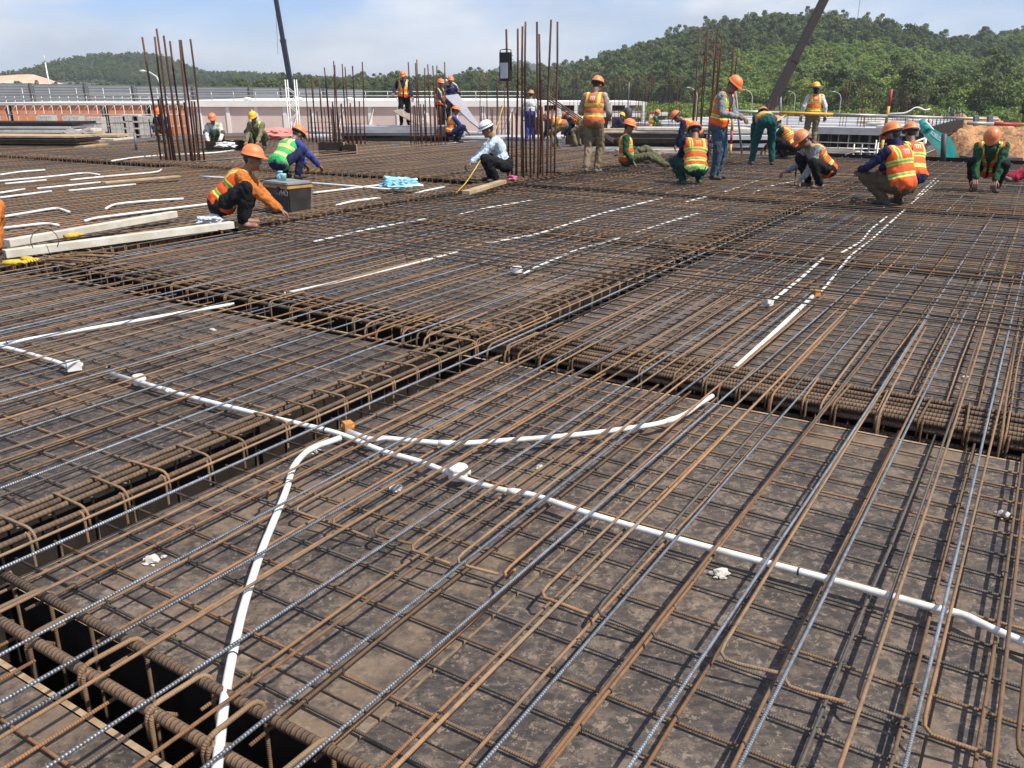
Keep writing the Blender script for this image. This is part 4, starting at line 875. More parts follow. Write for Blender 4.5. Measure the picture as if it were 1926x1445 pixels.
    if vest is not None:
        k = 1.0
        vp = [ell(P + t * 0.04 * S, TR_, np.array((0.2, 0.165, 0.15)) * S), ell(P + t * 0.18 * S, TR_, np.array((0.182, 0.148, 0.17)) * S), ell(P + t * 0.34 * S - f * 0.008 * S, TR_, np.array((0.194, 0.15, 0.175)) * S), caps(sh[1] - r * 0.02 * S, sh[-1] + r * 0.02 * S, 0.074 * S, 0.074 * S)]
        Vv, Fv = voxel(vp, max(0.011, vox * 0.9) * S, 3)
        w = (Vv - P) @ TR_.T / S; n3 = [mnoise.noise(Vector(x * 9)) for x in Vv]
        n3 = np.array(n3) + 0.6 * np.array([mnoise.noise(Vector((x[0] * 22, x[1] * 22, x[2] * 14))) for x in Vv])
        Vv = Vv + ((w[:, 0:1] * r + w[:, 1:2] * f) * np.array(n3)[:, None] * 0.10 * np.clip(1.2 - w[:, 2:3] * 2.2, 0.25, 1.2))
        w = (Vv - P) @ TR_.T / S
        hem0 = q.get('hem', -0.02) + 0.02 * np.sin(w[:, 0] * 14)
        neckd = np.linalg.norm((w - np.array([0, 0.0, 0.51])) * np.array([1, 0.95, 0.75]), axis=1)
        keep = (w[:, 2] > hem0) & (neckd > 0.078) & ~((w[:, 1] > 0.02) & (np.abs(w[:, 0]) < 0.02 + 0.28 * np.clip(w[:, 2] - 0.24, 0, 1)) & (w[:, 2] > 0.2)) & ~((w[:, 1] > 0.05) & (np.abs(w[:, 0]) < 0.012))
        F2 = [x for x in Fv if all(keep[i] for i in x)]; used = sorted({i for x in F2 for i in x}); mp = {o: n for n, o in enumerate(used)}
        F2 = [tuple(mp[i] for i in x) for x in F2]; Vv = Vv[used]; w = w[used]
        mk('vest', Vv, F2, vest, body, True, {'vs': w[:, 2], 'vl': w[:, 0], 'vb': w[:, 1]}, base=pos)
    if hat: headgear(hat, hc + hu * 0.03 * S, hr_, lk, hu, S, body, pos)
    return body
def headgear(hat, c, x, y, z, S, body, pos):
    kind, m = hat[0], hat[1]; n = 28; V = []; F = []
    rings = [(0.0, 0.148), (0.55, 0.132), (0.9, 0.105), (1.2, 0.066), (1.42, 0.03)]
    def put(a, rx, ry, h): V.append(c + (x * math.cos(a) * rx + y * math.sin(a) * ry + z * h) * S)
    if kind == 'straw':
        for i in range(n): put(2 * math.pi * i / n, 0.235 * (1 + 0.03 * math.sin(3 * i)), 0.245, -0.005 - 0.02 * math.sin(i * 0.9))
    else:
        for i in range(n):
            a = 2 * math.pi * i / n; vis = max(0, math.sin(a)) ** 2; put(a, 0.118 + 0.004 * vis, 0.132 + 0.045 * vis, 0.018 - 0.014 * vis)     # brim with visor
    for i in range(n):
        a = 2 * math.pi * i / n; put(a, 0.105, 0.126, 0.026)
    for k in range(1, 7):
        ph = k / 7 * math.pi / 2
        for i in range(n):
            a = 2 * math.pi * i / n; rid = 0.006 * max(0, 1 - abs(math.cos(a)) * 5) if 2 < k else 0
            put(a, 0.103 * math.cos(ph) ** 0.9, 0.124 * math.cos(ph) ** 0.9, 0.026 + (0.108 + rid) * math.sin(ph))
    V.append(c + z * 0.138 * S); top = len(V) - 1; rows = 8
    for k in range(rows - 1):
        for i in range(n): F.append((k * n + i, k * n + (i + 1) % n, (k + 1) * n + (i + 1) % n, (k + 1) * n + i))
    for i in range(n): F.append(((rows - 1) * n + i, (rows - 1) * n + (i + 1) % n, top))
    F2 = F; mi = [1 if kind == 'straw' and k < n else 0 for k in range(len(F))]
    ms = [m, hat[2] if len(hat) > 2 else m]
    h = mk('helmet', np.array(V), F2, ms, body, True, base=pos, mi=mi)
    md = h.modifiers.new('thick', 'SOLIDIFY'); md.thickness = 0.004; md.offset = -1
    bandm = gm('helmet_band', (0.03, 0.03, 0.035), rough=0.7, bstr=0) if kind != 'straw' else m
    pts = [c + (x * math.cos(a) * 0.098 + y * math.sin(a) * 0.117 + z * 0.004) * S for a in np.linspace(0, 2 * math.pi, 22)]
    mk_tube('head_band', pts, 0.012 * S, bandm, h, 5, base=pos)
    if kind == 'banded':
        pts = [c + (x * math.cos(a) * 0.104 + y * math.sin(a) * 0.126 + z * 0.05) * S for a in np.linspace(0, 2 * math.pi, 26)]
        mk_tube('black_stripe', pts, 0.006 * S, bandm, h, 5, base=pos)
C = {k: cloth(k, c) for k, c in dict(black=(0.012, 0.012, 0.014), navy=(0.018, 0.022, 0.07), blue=(0.04, 0.06, 0.26), green=(0.02, 0.075, 0.035), dkgreen=(0.012, 0.05, 0.04), teal=(0.015, 0.085, 0.08), olive=(0.1, 0.105, 0.055),
     khaki=(0.21, 0.165, 0.1), brown=(0.1, 0.075, 0.045), grey=(0.24, 0.25, 0.26), jeans=(0.06, 0.1, 0.14), sky=(0.52, 0.62, 0.68), orange=(0.5, 0.16, 0.035), red=(0.32, 0.02, 0.05), white=(0.62, 0.62, 0.6), camo=(0.14, 0.14, 0.08), purple=(0.05, 0.03, 0.09), stone=(0.33, 0.3, 0.25)).items()}
SHOE = gm('shoe_dark', (0.035, 0.028, 0.024), (0.06, 0.045, 0.035), rough=0.7, bstr=0.1); SHOEG = gm('shoe_grey', (0.16, 0.13, 0.11), rough=0.8); BOOT = gm('boot_green', (0.05, 0.075, 0.045), rough=0.7)
Z0 = 0.115
person('worker squatting sideways beside the black box, orange vest over orange shirt, black trousers, barefoot', gr(452, 428, 0.07), 84, 'squat', C['orange'], C['black'], SKIN, V_OR, ('helmet', H_OR), 0.011, hr=(0.12, 0.66, 0.05), hl=(-0.2, 0.5, 0.1), t=(0, 0.68, 0.74), look=(0, 1, -0.2), skin_legs=True, P=(0, -0.2, 0.25), ep=(0.3, -0.2, -1))
person('worker in green vest and blue sleeves bending low behind the black box', gr(545, 337, 0.05), 34, 'squat', C['blue'], C['navy'], SHOE, V_GR, ('helmet', H_OR), 0.013, t=(0, 0.72, 0.7), look=(0.1, 0.8, -0.6), hr=(0.25, 0.55, 0.12), hl=(-0.1, 0.55, 0.12), P=(0, -0.22, 0.27), hem=-0.09, scale=1.05, ep=(0.6, 0.1, -0.6))
person('worker with white helmet and pale blue shirt squatting beside the tall column bars', gr(934, 343, 0.08), -100, 'squat', C['sky'], C['black'], SHOE, None, ('banded', H_WH), 0.012, t=(0, 0.42, 0.9), look=(0, 0.9, -0.4), hr=(0.16, 0.52, 0.24), hl=(-0.2, 0.56, 0.26), ep=(0.4, 0.2, -1))
person('worker walking away in faded orange vest and khaki trousers, carrying long bars', gr(1113, 327, 0.1), 22, 'walk', C['stone'], C['khaki'], SHOEG, V_FD, ('helmet', H_OR), 0.012, scale=1.02, hem=-0.06, fr=(0.06, 0.1, 0.08), fl=(-0.05, -0.2, 0.11), hr=(0.2, 0.28, 0.95), hl=(-0.16, 0.3, 1.0))
person('worker sitting on the mesh with legs stretched out, green clothes and orange vest', gr(1178, 315, 0.1), 95, 'sit', C['green'], C['olive'], SHOE, V_OR, ('helmet', H_OR), 0.012, skin_legs=False, fr=(0.18, 0.78, 0.06), fl=(-0.16, 0.70, 0.12), toe=(0, 0.8, 0.7))
person('worker standing with head bowed over his hands, grey shirt, orange vest and jeans', gr(1343, 339, 0.1), 128, 'stand', C['grey'], C['jeans'], SHOE, V_OR, ('helmet', H_OR), 0.012, scale=1.02, t=(0, 0.2, 1), look=(0, 0.75, -0.6), hr=(0.08, 0.36, 1.02), hl=(-0.1, 0.36, 1.0), hem=-0.06)
person('worker squatting with back turned, orange vest with lime hem, dark green trousers', gr(1302, 349, 0.1), -8, 'squat', C['navy'], C['dkgreen'], BOOT, V_HM, ('helmet', H_OR), 0.012, t=(0.08, 0.42, 0.9), look=(0.1, 0.8, -0.5), hem=-0.06, P=(0, -0.1, 0.26), hr=(0.32, 0.42, 0.22))
person('worker bent right over with back turned, teal green trousers', gr(1432, 312, 0.1), 8, 'bend', C['teal'], C['teal'], SHOE, V_OR, ('helmet', H_OR), 0.013, t=(0, 0.97, 0.12), fr=(0.2, 0, 0.08), fl=(-0.2, 0.02, 0.08), hem=0.0)
person('crouching worker in dark green with a wide straw brim round the helmet', gr(1478, 300, 0.1), -60, 'squat', C['dkgreen'], C['black'], SHOE, V_OR, ('straw', H_OR, STRAW), 0.013, t=(0, 0.6, 0.8), look=(-0.2, 0.8, -0.6), scarf=C['stone'])
person('worker standing with back turned at the far edge, orange vest and dark brimmed helmet', np.array([7.96, 23.3, 0.05]), 5, 'stand', C['white'], C['khaki'], SHOEG, V_OR, ('straw', H_YE, STRAWD), 0.014, scarf=C['navy'], hr=(0.3, 0.0, 0.85), hl=(-0.3, 0.0, 0.85), look=(0.1, 1, 0))
person('worker squatting with grey sleeves tying bars with a hand tool, orange vest', gr(1535, 354, 0.1), -100, 'squat', C['grey'], C['black'], SHOEG, V_OR, ('helmet', H_OR), 0.012, t=(0, 0.68, 0.74), look=(0, 0.75, -0.65), hr=(0.2, 0.42, 0.25), hl=(-0.14, 0.36, 0.1), hem=-0.06)
person('worker squatting with back turned, navy sleeves, khaki trousers, nearest on the right', gr(1682, 388, 0.1), -22, 'squat', C['navy'], C['brown'], SHOE, V_OR, ('helmet', H_OR), 0.011, t=(-0.06, 0.3, 0.95), look=(-0.25, 0.9, -0.35), hem=-0.07, scale=1.04, P=(0, -0.08, 0.26), scarf=C['navy'], hl=(-0.22, 0.42, 0.42), hr=(0.15, 0.45, 0.42), ep=(-0.6, -0.2, -0.3))
person('worker squatting half hidden behind the man with khaki trousers', gr(1701, 366, 0.1), -10, 'squat', C['purple'], C['navy'], SHOE, V_OR, ('helmet', H_OR), 0.014, t=(0.05, 0.4, 0.92), look=(0.2, 0.9, -0.3))
person('worker squatting face down at the right, dull orange helmet, dark green clothes and dark scarf', gr(1850, 362, 0.1), -150, 'squat', C['green'], C['black'], SHOE, V_OR, ('helmet', H_DO), 0.011, t=(0, 0.62, 0.8), look=(0.1, 0.7, -0.75), scarf=C['purple'], hr=(0.12, 0.45, 0.08), hl=(-0.12, 0.42, 0.08), P=(0, -0.18, 0.32))
person('worker in red trousers at the right edge, only the legs in view', gr(1992, 344, 0.1), -84, 'sit', C['white'], C['red'], SHOEG, V_OR, ('helmet', H_OR), 0.014, fr=(0.1, 0.8, 0.06), fl=(-0.1, 0.78, 0.06), toe=(0, 0.9, 0.4))
person('worker squatting behind the left column bars in navy with orange vest', gr(309, 264, 0.05), 175, 'squat', C['navy'], C['olive'], SHOE, V_OR, ('helmet', H_OR), 0.016)
person('worker in green vest with orange helmet squatting left of the yellow helmet', gr(407, 279, 0.05), 165, 'squat', C['white'], C['olive'], SHOE, V_GR, ('helmet', H_OR), 0.016, t=(0, 0.65, 0.75))
person('worker in green vest with yellow helmet squatting beside the block-out box', gr(489, 281, 0.05), 185, 'squat', C['khaki'], C['olive'], SHOE, V_GR, ('helmet', H_YE), 0.016, t=(0, 0.6, 0.8), scale=1.04)
person('worker standing on the panel stack holding up a thin board', gr(763, 264, 0.0) + [0, 0, 0.46], 178, 'stand', C['navy'], C['black'], SHOE, V_OR, ('helmet', H_OR), 0.017, look=(0, 0.9, -0.4), hr=(0.3, 0.3, 1.0), hl=(-0.3, 0.28, 0.82))
person('worker in orange vest carrying the near end of the grey panel', gr(829, 262, 0.0) + [0, 0, 0.2], 120, 'stand', C['navy'], C['black'], SHOE, V_OR, ('helmet', H_OR), 0.017, hl=(-0.1, 0.4, 1.1), hr=(0.2, 0.35, 0.9))
person('worker in dark clothes behind the grey panel', gr(849, 260, 0.0) + [0, 0, 0.3], 160, 'stand', C['navy'], C['black'], SHOE, None, ('helmet', H_OR), 0.017, hr=(0.1, 0.35, 1.3), hl=(-0.2, 0.35, 1.2))
person('worker squatting below the grey panel, orange vest and blue sleeves', gr(856, 268, 0.02), 78, 'squat', C['blue'], C['navy'], SHOE, V_OR, ('helmet', H_OR), 0.016, scale=1.05, t=(0, 0.25, 0.95), look=(0, 1, -0.2))
person('worker in blue overalls and white shirt seen between the tall column bars', gr(997, 266, 0.0), 10, 'stand', C['white'], C['blue'], SHOE, None, ('helmet', H_OR), 0.017, scale=0.92, t=(0, 0.2, 1))
person('bending worker in orange vest right of the tall column bars', gr(1048, 280, 0.0), -75, 'bend', C['navy'], C['camo'], SHOE, V_OR, ('helmet', H_OR), 0.016, P=(0, -0.2, 0.66), scale=0.95)
person('bending worker half hidden behind the walking man', gr(1088, 276, 0.0), -70, 'bend', C['navy'], C['khaki'], SHOE, V_OR, ('helmet', H_OR), 0.017, P=(0, -0.2, 0.7), scale=0.92)
person('worker in navy bending beside the thick rusty column bars', gr(1292, 300, 0.05), -72, 'bend', C['navy'], C['dkgreen'], SHOE, V_OR, ('helmet', H_OR), 0.015, P=(0, -0.22, 0.55), t=(0, 0.75, 0.65), hr=(0.1, 0.35, 0.15), hl=(-0.2, 0.3, 0.1), scale=0.97)
person('tiny far worker with yellow vest by the white frame building', at(1160, 252, 39) * [1, 1, 0] + [0, 0, -0.35], 90, 'squat', C['navy'], C['black'], SHOE, None, ('helmet', H_YE), 0.022)
person('far worker in orange vest right of the white frame building', at(1230, 246, 38) * [1, 1, 0] + [0, 0, -0.25], 100, 'squat', C['green'], C['olive'], SHOE, V_OR, ('helmet', H_OR), 0.02, t=(0, 0.3, 0.9))
person('worker at the left edge with only a sliver of orange vest in view', gr(-40, 490, 0.1), -30, 'squat', C['orange'], C['orange'], SHOE, V_OR, ('helmet', H_OR), 0.014, hr=(0.05, 0.42, 0.35))
# bars carried by the walking man, and tools
cb = thing('carried_bars', gr(1230, 318, 0.1), 'pair of long dark bars carried over the walking worker, one end on the mesh', 'rebar')
for k in range(3):
    o = np.array([0.03 * k, 0.02 * k, 0.012 * k]); mk_tube('long_bar', [at(1014 + 2 * k, 178, 16.5) + o, at(1120, 247, 17.0) + o, at(1190, 292, 17.6) + o, gr(1228 + 4 * k, 317, 0.12)], 0.013, DARK, cb, 6)
tl = thing('tying_hook', gr(1494, 348, 0.1), 'small steel tying hook in the grey sleeved worker hand', 'tool')
mk_tube('shaft', [gr(1494, 350, 0.13), gr(1494, 350, 0.13) + ZX * 0.16], 0.006, DARK, tl, 6); mk_tube('grip', [gr(1494, 350, 0.13) + ZX * 0.16, gr(1494, 350, 0.13) + ZX * 0.26], 0.014, TIE, tl, 6)

# ------------------------------------------------------------------ rails, posts, edge boards
RP = gm('paint_red', (0.42, 0.03, 0.04), (0.3, 0.03, 0.035), rough=0.55); YP = gm('paint_yellow', (0.66, 0.36, 0.03), (0.5, 0.28, 0.04), rough=0.55); GALV = gm('galvanised_pipe', (0.46, 0.45, 0.41), (0.34, 0.33, 0.3), rough=0.5, metal=0.5)
GREYM = gm('grey_steel', (0.2, 0.205, 0.21), (0.14, 0.145, 0.15), rough=0.55, metal=0.4); DKM = gm('dark_steel', (0.045, 0.047, 0.05), (0.07, 0.06, 0.055), rough=0.6, metal=0.3)
def banded(name, label, p0, p1, cols, r, cat='post'):
    p0 = np.array(p0); p1 = np.array(p1); t = thing(name, p0, label, cat); n = len(cols)
    for i, m in enumerate(cols): mk_tube('pipe_section', [p0 + (p1 - p0) * i / n, p0 + (p1 - p0) * (i + 1) / n], r, m, t, 10)
    return t
def foot(x, y): return gr(x, y, 0.0)
def lean_to(x, y, base): return at(x, y, base[1])
b = foot(1656, 294); banded('striped_post', 'red and yellow striped safety post leaning behind the right workers', b, lean_to(1677, 168, b), [YP, RP, YP, RP], 0.035)
b = foot(1373, 296); banded('striped_post', 'red and yellow striped post beside the standing worker in a grey shirt', b, lean_to(1382, 170, b), [YP, RP, YP, RP, RP], 0.03)
b = foot(1396, 296); banded('steel_post', 'thin grey steel post leaning beside the striped post', b, lean_to(1383, 168, b), [GREYM], 0.024)
b = foot(1773, 314); banded('steel_post', 'short dark square-looking post at the deck edge in front of the teal boom', b, lean_to(1776, 252, b), [DKM], 0.055)
b = foot(257, 284); banded('steel_post', 'short grey post standing alone on the far left deck', b, lean_to(253, 250, b), [GREYM], 0.035)
banded('guard_rail', 'long galvanised and yellow handrail across the far edge at right', at(1366, 209, 21.6), at(1878, 225, 20.8), [GALV, YP, GALV, GALV, GALV], 0.036, 'rail')
banded('guard_rail', 'yellow and red handrail at the right edge', at(1820, 232, 20.4), at(2060, 238, 20.4), [GALV, RP, YP, YP, RP], 0.042, 'rail')
for x, lb in ((1836, 'left clamp joining the two handrails at right'), (1862, 'right clamp joining the two handrails at right')):
    v, f = obox(at(x, 218, 20.6), at(x, 237, 20.6), 0.1, 0.1, (0, 1, 0)); tag(mk('pipe_clamp', v, f, GREYM), lb, 'clamp')
eb = thing('edge_form', W(21, 1, 0), 'dark board standing along the far deck edge at right', 'formwork')
for i in range(6):
    v0 = -4 + i * 1.62; v, f = box_uv(21.01, 21.05, v0, v0 + 1.6, -0.3, 0.16 + 0.012 * (i % 2)); mk('edge_board', v, f, PLYDARK, eb)

# ------------------------------------------------------------------ panel stacks and loose formwork on the far deck
PANEL = gm('grey_panel', (0.33, 0.33, 0.35), (0.26, 0.26, 0.275), rough=0.5, scale=2); PANELL = gm('pale_panel', (0.47, 0.47, 0.48), (0.36, 0.36, 0.37), rough=0.45, scale=2)
def stack(label, c, n, su, sv, th, mats, yaw=0.0, gap=0.003, cat='board stack', name='panel_stack', jit=0.05, piece='panel'):
    c = np.array(c, float); t = thing(name, c, label, cat); z = 0.0
    for i in range(n):
        a = TH * 0 + yaw + random.uniform(-0.03, 0.03); ex = np.array([math.cos(a), math.sin(a), 0]); ey = np.array([-ex[1], ex[0], 0])
        o = c + ex * random.uniform(-jit, jit) + ey * random.uniform(-jit, jit); h = th * random.uniform(0.8, 1.2)
        v = [o + ex * x * su / 2 + ey * y * sv / 2 + ZX * zz for zz in (z, z + h) for x, y in ((-1, -1), (1, -1), (1, 1), (-1, 1))]
        mk(piece, v, BOXF, mats[i % len(mats)] if isinstance(mats, list) else mats, t); z += h + gap
    return t
stack('long stack of grey panels under the worker holding a board', gr(748, 264), 5, 3.4, 1.3, 0.085, [PLYDARK, PLYDARK, PANEL, PANEL, PANEL], 0.03)
stack('dark stack of panels right of the worker holding a board', gr(815, 262), 4, 2.2, 1.2, 0.05, [PLYDARK, PANEL], -0.08)
stack('stack of white sheets at left of the panel stacks', gr(560, 262), 3, 2.3, 1.1, 0.04, [PANELL], 0.1)
stack('flat bundle of grey profiles behind the squatting worker below the panel', gr(885, 262), 5, 1.5, 0.7, 0.05, [PANELL, GREYM], 0.25)
stack('pale panels lying behind the blue overalls worker', gr(985, 262), 2, 4.2, 1.6, 0.05, [PANELL], 0.0)
stack('dark formwork beams lying behind the seated worker, left pile', gr(1200, 283), 3, 2.6, 0.5, 0.1, [PANELL, PLYDARK, PLYDARK], -0.05)
stack('grey boards lying behind the seated worker, nearer pile', gr(1250, 294), 3, 2.4, 0.5, 0.05, [PANEL, PANELL, TAN], 0.08)
stack('dark formwork beams lying right of the thick column bars', gr(1420, 283), 4, 2.6, 0.5, 0.09, [PLYDARK, PANELL], 0.03)
stack('long dark formwork beam on edge behind the seated worker', gr(1290, 272), 1, 7.2, 0.2, 0.3, [PLYDARK], 0.0)
stack('pale boards beside the column bars behind the seated worker', gr(1130, 268), 3, 2.4, 0.9, 0.06, [PALE, PANELL], 0.15)
stack('pale timber bundle on the far deck right of the column bars', gr(1190, 255), 4, 3.0, 0.7, 0.06, [PALE, TAN], 0.05)
stack('pale timbers on the far deck above the thick column bars', gr(1300, 255), 4, 4.0, 0.8, 0.07, [PALE, PANELL, TAN], -0.05)
stack('pile of pale timbers on the far deck behind the bent over worker', gr(1430, 258), 4, 3.4, 0.8, 0.07, [PALE, TAN, PANELL], 0.05)
for i, (lb, c, n, L_) in enumerate((('big stack of pale boards at the left edge, top heap', gr(20, 262), 5, 6.0), ('low stack of tan boards at the left edge in front of the pale heap', gr(20, 275), 4, 5.0), ('thin boards jutting right from the big left stack', gr(120, 262), 2, 4.6))):
    stack(lb, c, n, L_, 1.5 - 0.2 * i, (0.085, 0.05, 0.07)[i], [PALE, TAN, PALE, PANELL, PLYDARK] if i != 1 else [TAN, TAN, PLYDARK], -0.06 - 0.05 * i, gap=0.035, jit=0.35, piece='board')
rb = plastic_bag('scrap_heap', 'heap of grey scrap wire and rubble beside the left board stacks', (150, 266), gm('rubble_grey', (0.3, 0.26, 0.24), (0.2, 0.17, 0.16), rough=0.95, scale=20, bscale=30, bstr=0.8), 0.75, 0.4, 0.3, z=0.0, seed=12); rb['category'] = 'rubble'
pk = plastic_bag('tarpaulin', 'flat salmon pink tarpaulin in front of the white building', (530, 263), gm('tarp_pink', (0.62, 0.24, 0.2), (0.5, 0.2, 0.17), rough=0.7), 1.0, 0.6, 0.3, z=0.0, seed=15); pk['category'] = 'tarpaulin'
# block-outs (plywood boxes)
def blockout(label, px, w, d, h, cells):
    c = gr(*px); t = thing('block_out', c, label, 'formwork', 'plywood block-out boxes'); a = 0.12; ex = np.array([math.cos(a), math.sin(a), 0]); ey = np.array([-ex[1], ex[0], 0])
    for y in (-d / 2, d / 2): v, f = obox(c + ex * -w / 2 + ey * y + ZX * h / 2, c + ex * w / 2 + ey * y + ZX * h / 2, 0.02, h); mk('side_panel', v, f, PLYDARK, t)
    for i in range(cells + 1):
        x = -w / 2 + w * i / cells; v, f = obox(c + ex * x - ey * d / 2.1 + ZX * h / 2, c + ex * x + ey * d / 2.1 + ZX * h / 2, 0.02, h * 1.06); mk('divider', v, f, PLYDARK if i < 1 else TAN, t)
blockout('row of small plywood boxes on the mesh in front of the green vest workers', (438, 284), 1.3, 0.4, 0.27, 4)
blockout('dark plywood box on the mesh in front of the panel stacks', (625, 290), 0.62, 0.4, 0.28, 1)
blockout('small plywood box right of the dark box on the mesh', (658, 291), 0.36, 0.3, 0.24, 1)
# board held by the worker and the grey panel being carried
def plate(name, label, cs, mat, th, cat):
    cs = [np.array(c) for c in cs]; n = nrm(np.cross(cs[1] - cs[0], cs[3] - cs[0])) * th; v = cs + [c + n for c in cs]
    return tag(mk(name, v, BOXF, mat), label, cat)
plate('plywood_board', 'thin worn board tilted down from the standing worker hands', [at(738, 209, 28.0), at(756, 204, 28.6), at(822, 240, 28.9), at(806, 246, 28.2)], gm('board_worn', (0.3, 0.25, 0.2), (0.16, 0.12, 0.1), rough=0.8, scale=10), 0.02, 'board')
plate('large_panel', 'large lavender grey panel tilted between the two carrying workers', [at(836, 180, 27.2), at(862, 177, 27.9), at(908, 246, 27.9), at(884, 228, 26.9)], gm('panel_lavender', (0.33, 0.32, 0.36), (0.28, 0.27, 0.31), rough=0.4, scale=1.5), 0.03, 'panel')

# ------------------------------------------------------------------ far buildings
WHITE = gm('white_wall', (0.76, 0.75, 0.72), (0.66, 0.64, 0.6), rough=0.85, scale=0.6, bstr=0.05); PINK = gm('pink_plaster', (0.62, 0.5, 0.45), (0.53, 0.42, 0.37), rough=0.9, scale=0.5, bstr=0.08); ORW = gm('orange_brick_wall', (0.7, 0.27, 0.13), (0.58, 0.22, 0.11), rough=0.9, scale=1.2, bstr=0.1)
SCAF = gm('scaffold_pipe', (0.5, 0.5, 0.48), (0.4, 0.4, 0.38), rough=0.5, metal=0.3); DKSHADE = gm('interior_shade_dark', (0.03, 0.028, 0.03), rough=0.9, bstr=0); CONC = gm('concrete_pale', (0.52, 0.5, 0.47), (0.42, 0.4, 0.37), rough=0.9, scale=0.8)  # the near-black tone stands in for shade in openings and under decks
def white_building():
    Y = 45.0; xl = at(352, 200, Y)[0]; xr = at(985, 200, Y)[0]; t = thing('white_building', ((xl + xr) / 2, Y, GZ), 'long white and pinkish building behind the left workers', 'building')
    zt = at(963, 189, Y)[2]; zb = at(963, 201, Y)[2]
    mk('wall', *box(xl, xr, Y, Y + 12, GZ, zb), PINK, t); mk('parapet', *box(xl - 0.15, xr + 0.15, Y - 0.15, Y + 12.1, zb + 0.002, zt), WHITE, t)
    for i in range(12):
        x = xl + 0.6 + i * (xr - xl - 1.2) / 11; mk('pilaster', *box(x - 0.09, x + 0.09, Y - 0.05, Y - 0.001, GZ, zb - 0.003), WHITE, t)
    for i in range(16):
        x = xl + 0.2 + i * (xr - xl - 0.4) / 15; mk_tube('rail_post', [(x, Y - 0.05, zt), (x, Y - 0.05, zt + 0.42)], 0.02, SCAF, t, 5)
    for z in (0.22, 0.42): mk_tube('rail_bar', [(xl, Y - 0.05, zt + z), (xr, Y - 0.05, zt + z)], 0.022, SCAF, t, 5)
    for i in range(7):
        x = xl + 2 + i * 2.2 + random.random(); mk_tube('brace', [(x, Y - 0.9, GZ), (x + random.uniform(0.5, 1.0), Y - 0.1, zb - 0.1)], 0.02, SCAF, t, 5)
    for k in range(5):
        x = xl + 3 + k * 2.6; bmv, bmf = ell((x, Y + 0.4, zt + 0.06), np.eye(3), (0.22, 0.2, 0.09)); mk('roof_bundle', bmv, bmf, WHITE, t, True)
    mk_tube('hose', [(xl + 0.3, Y - 0.2, zb - 2.0), (xl + 5, Y - 0.2, zb - 2.3), (xl + 9, Y - 0.2, zb - 2.1), (xl + 13, Y - 0.2, zb - 1.5)], 0.025, SCAF, t, 5)
white_building()
def lattice_mast():
    b = at(556, 262, 43.5); zt = at(556, 150, 43.5)[2]; w = 0.22; t = thing('lattice_mast', (b[0], b[1], GZ), 'white lattice mast in front of the white building', 'mast')
    for x, y in ((-w, -w), (w, -w), (w, w), (-w, w)): mk_tube('upright', [(b[0] + x, b[1] + y, GZ), (b[0] + x, b[1] + y, zt)], 0.025, WHITE, t, 5)
    z = GZ; k = 0
    while z < zt - 0.4:
        s = 1 if k % 2 else -1
        for y in (-w, w): mk_tube('diagonal', [(b[0] - w * s, b[1] + y, z), (b[0] + w * s, b[1] + y, z + 0.4)], 0.015, WHITE, t, 4)
        z += 0.4; k += 1
lattice_mast()
def orange_building():
    Y = 52.0; xl = at(-40, 200, Y)[0]; xr = at(358, 200, Y)[0]; zt = at(963, 198, Y)[2]
    t = thing('orange_building', ((xl + xr) / 2, Y, GZ), 'orange brick building shell with scaffold at the left', 'building')
    op = [(8, 21), (188, 202), (270, 283)]; cur = xl; zw = zt - 0.02
    for a, b in op:
        x0, x1 = at(a, 200, Y)[0], at(b, 200, Y)[0]; mk('wall', *box(cur, x0, Y, Y + 0.25, GZ, zw), ORW, t); mk('doorway_shade', *box(x0 - 0.02, x1 + 0.02, Y + 0.5, Y + 0.6, GZ, zw), DKSHADE, t); cur = x1  # dark sheet set behind each opening as painted interior shade
    mk('wall', *box(cur, xr, Y, Y + 0.25, GZ, zw), ORW, t); mk('roof_slab', *box(xl, xr, Y - 0.1, Y + 9, zt, zt + 0.12), CONC, t)
    n = 24
    for i in range(n + 1):
        x = xl + (xr - xl) * i / n; mk_tube('scaffold_pole', [(x, Y - 0.7, GZ), (x, Y - 0.7, zt + (0.5 if i % 3 else 0.95))], 0.022, SCAF, t, 4)
        if i < n: mk_tube('scaffold_brace', [(x, Y - 0.7, zt - 0.55), (x + (xr - xl) / n, Y - 0.7, zt + 0.02)], 0.015, SCAF, t, 4)
    for z in (zt - 1.15, zt - 0.5, zt + 0.1, zt + 0.38, zt + 0.62): mk_tube('scaffold_rail', [(xl, Y - 0.72, z), (xr, Y - 0.72, z)], 0.022, SCAF, t, 4)
    BL = gm('block_pallet', (0.5, 0.48, 0.45), (0.36, 0.34, 0.31), rough=0.9, scale=8, bscale=20, bstr=0.6)
    for k, (x, lb) in enumerate(((88, 'leftmost'), (140, 'second'), (180, 'third'), (225, 'fourth'), (250, 'fifth'), (268, 'sixth'), (300, 'rightmost'))):
        p = at(x, 222, 47); q = thing('block_pallet', (p[0], 47, GZ), '%s pale pallet of stacked blocks before the orange building' % lb, 'block pallet', 'pallets of blocks before the orange building')
        zt2 = p[2] + random.uniform(0.05, 0.2); rows = 9; hh = (zt2 - GZ) / rows
        for r_ in range(rows):
            for c_ in range(3): mk('block', *box(p[0] - 0.42 + c_ * 0.28, p[0] - 0.15 + c_ * 0.28 - 0.01, 46.7 + 0.02 * (r_ % 2), 47.3, GZ + r_ * hh, GZ + (r_ + 1) * hh - 0.012), BL, q)
orange_building()
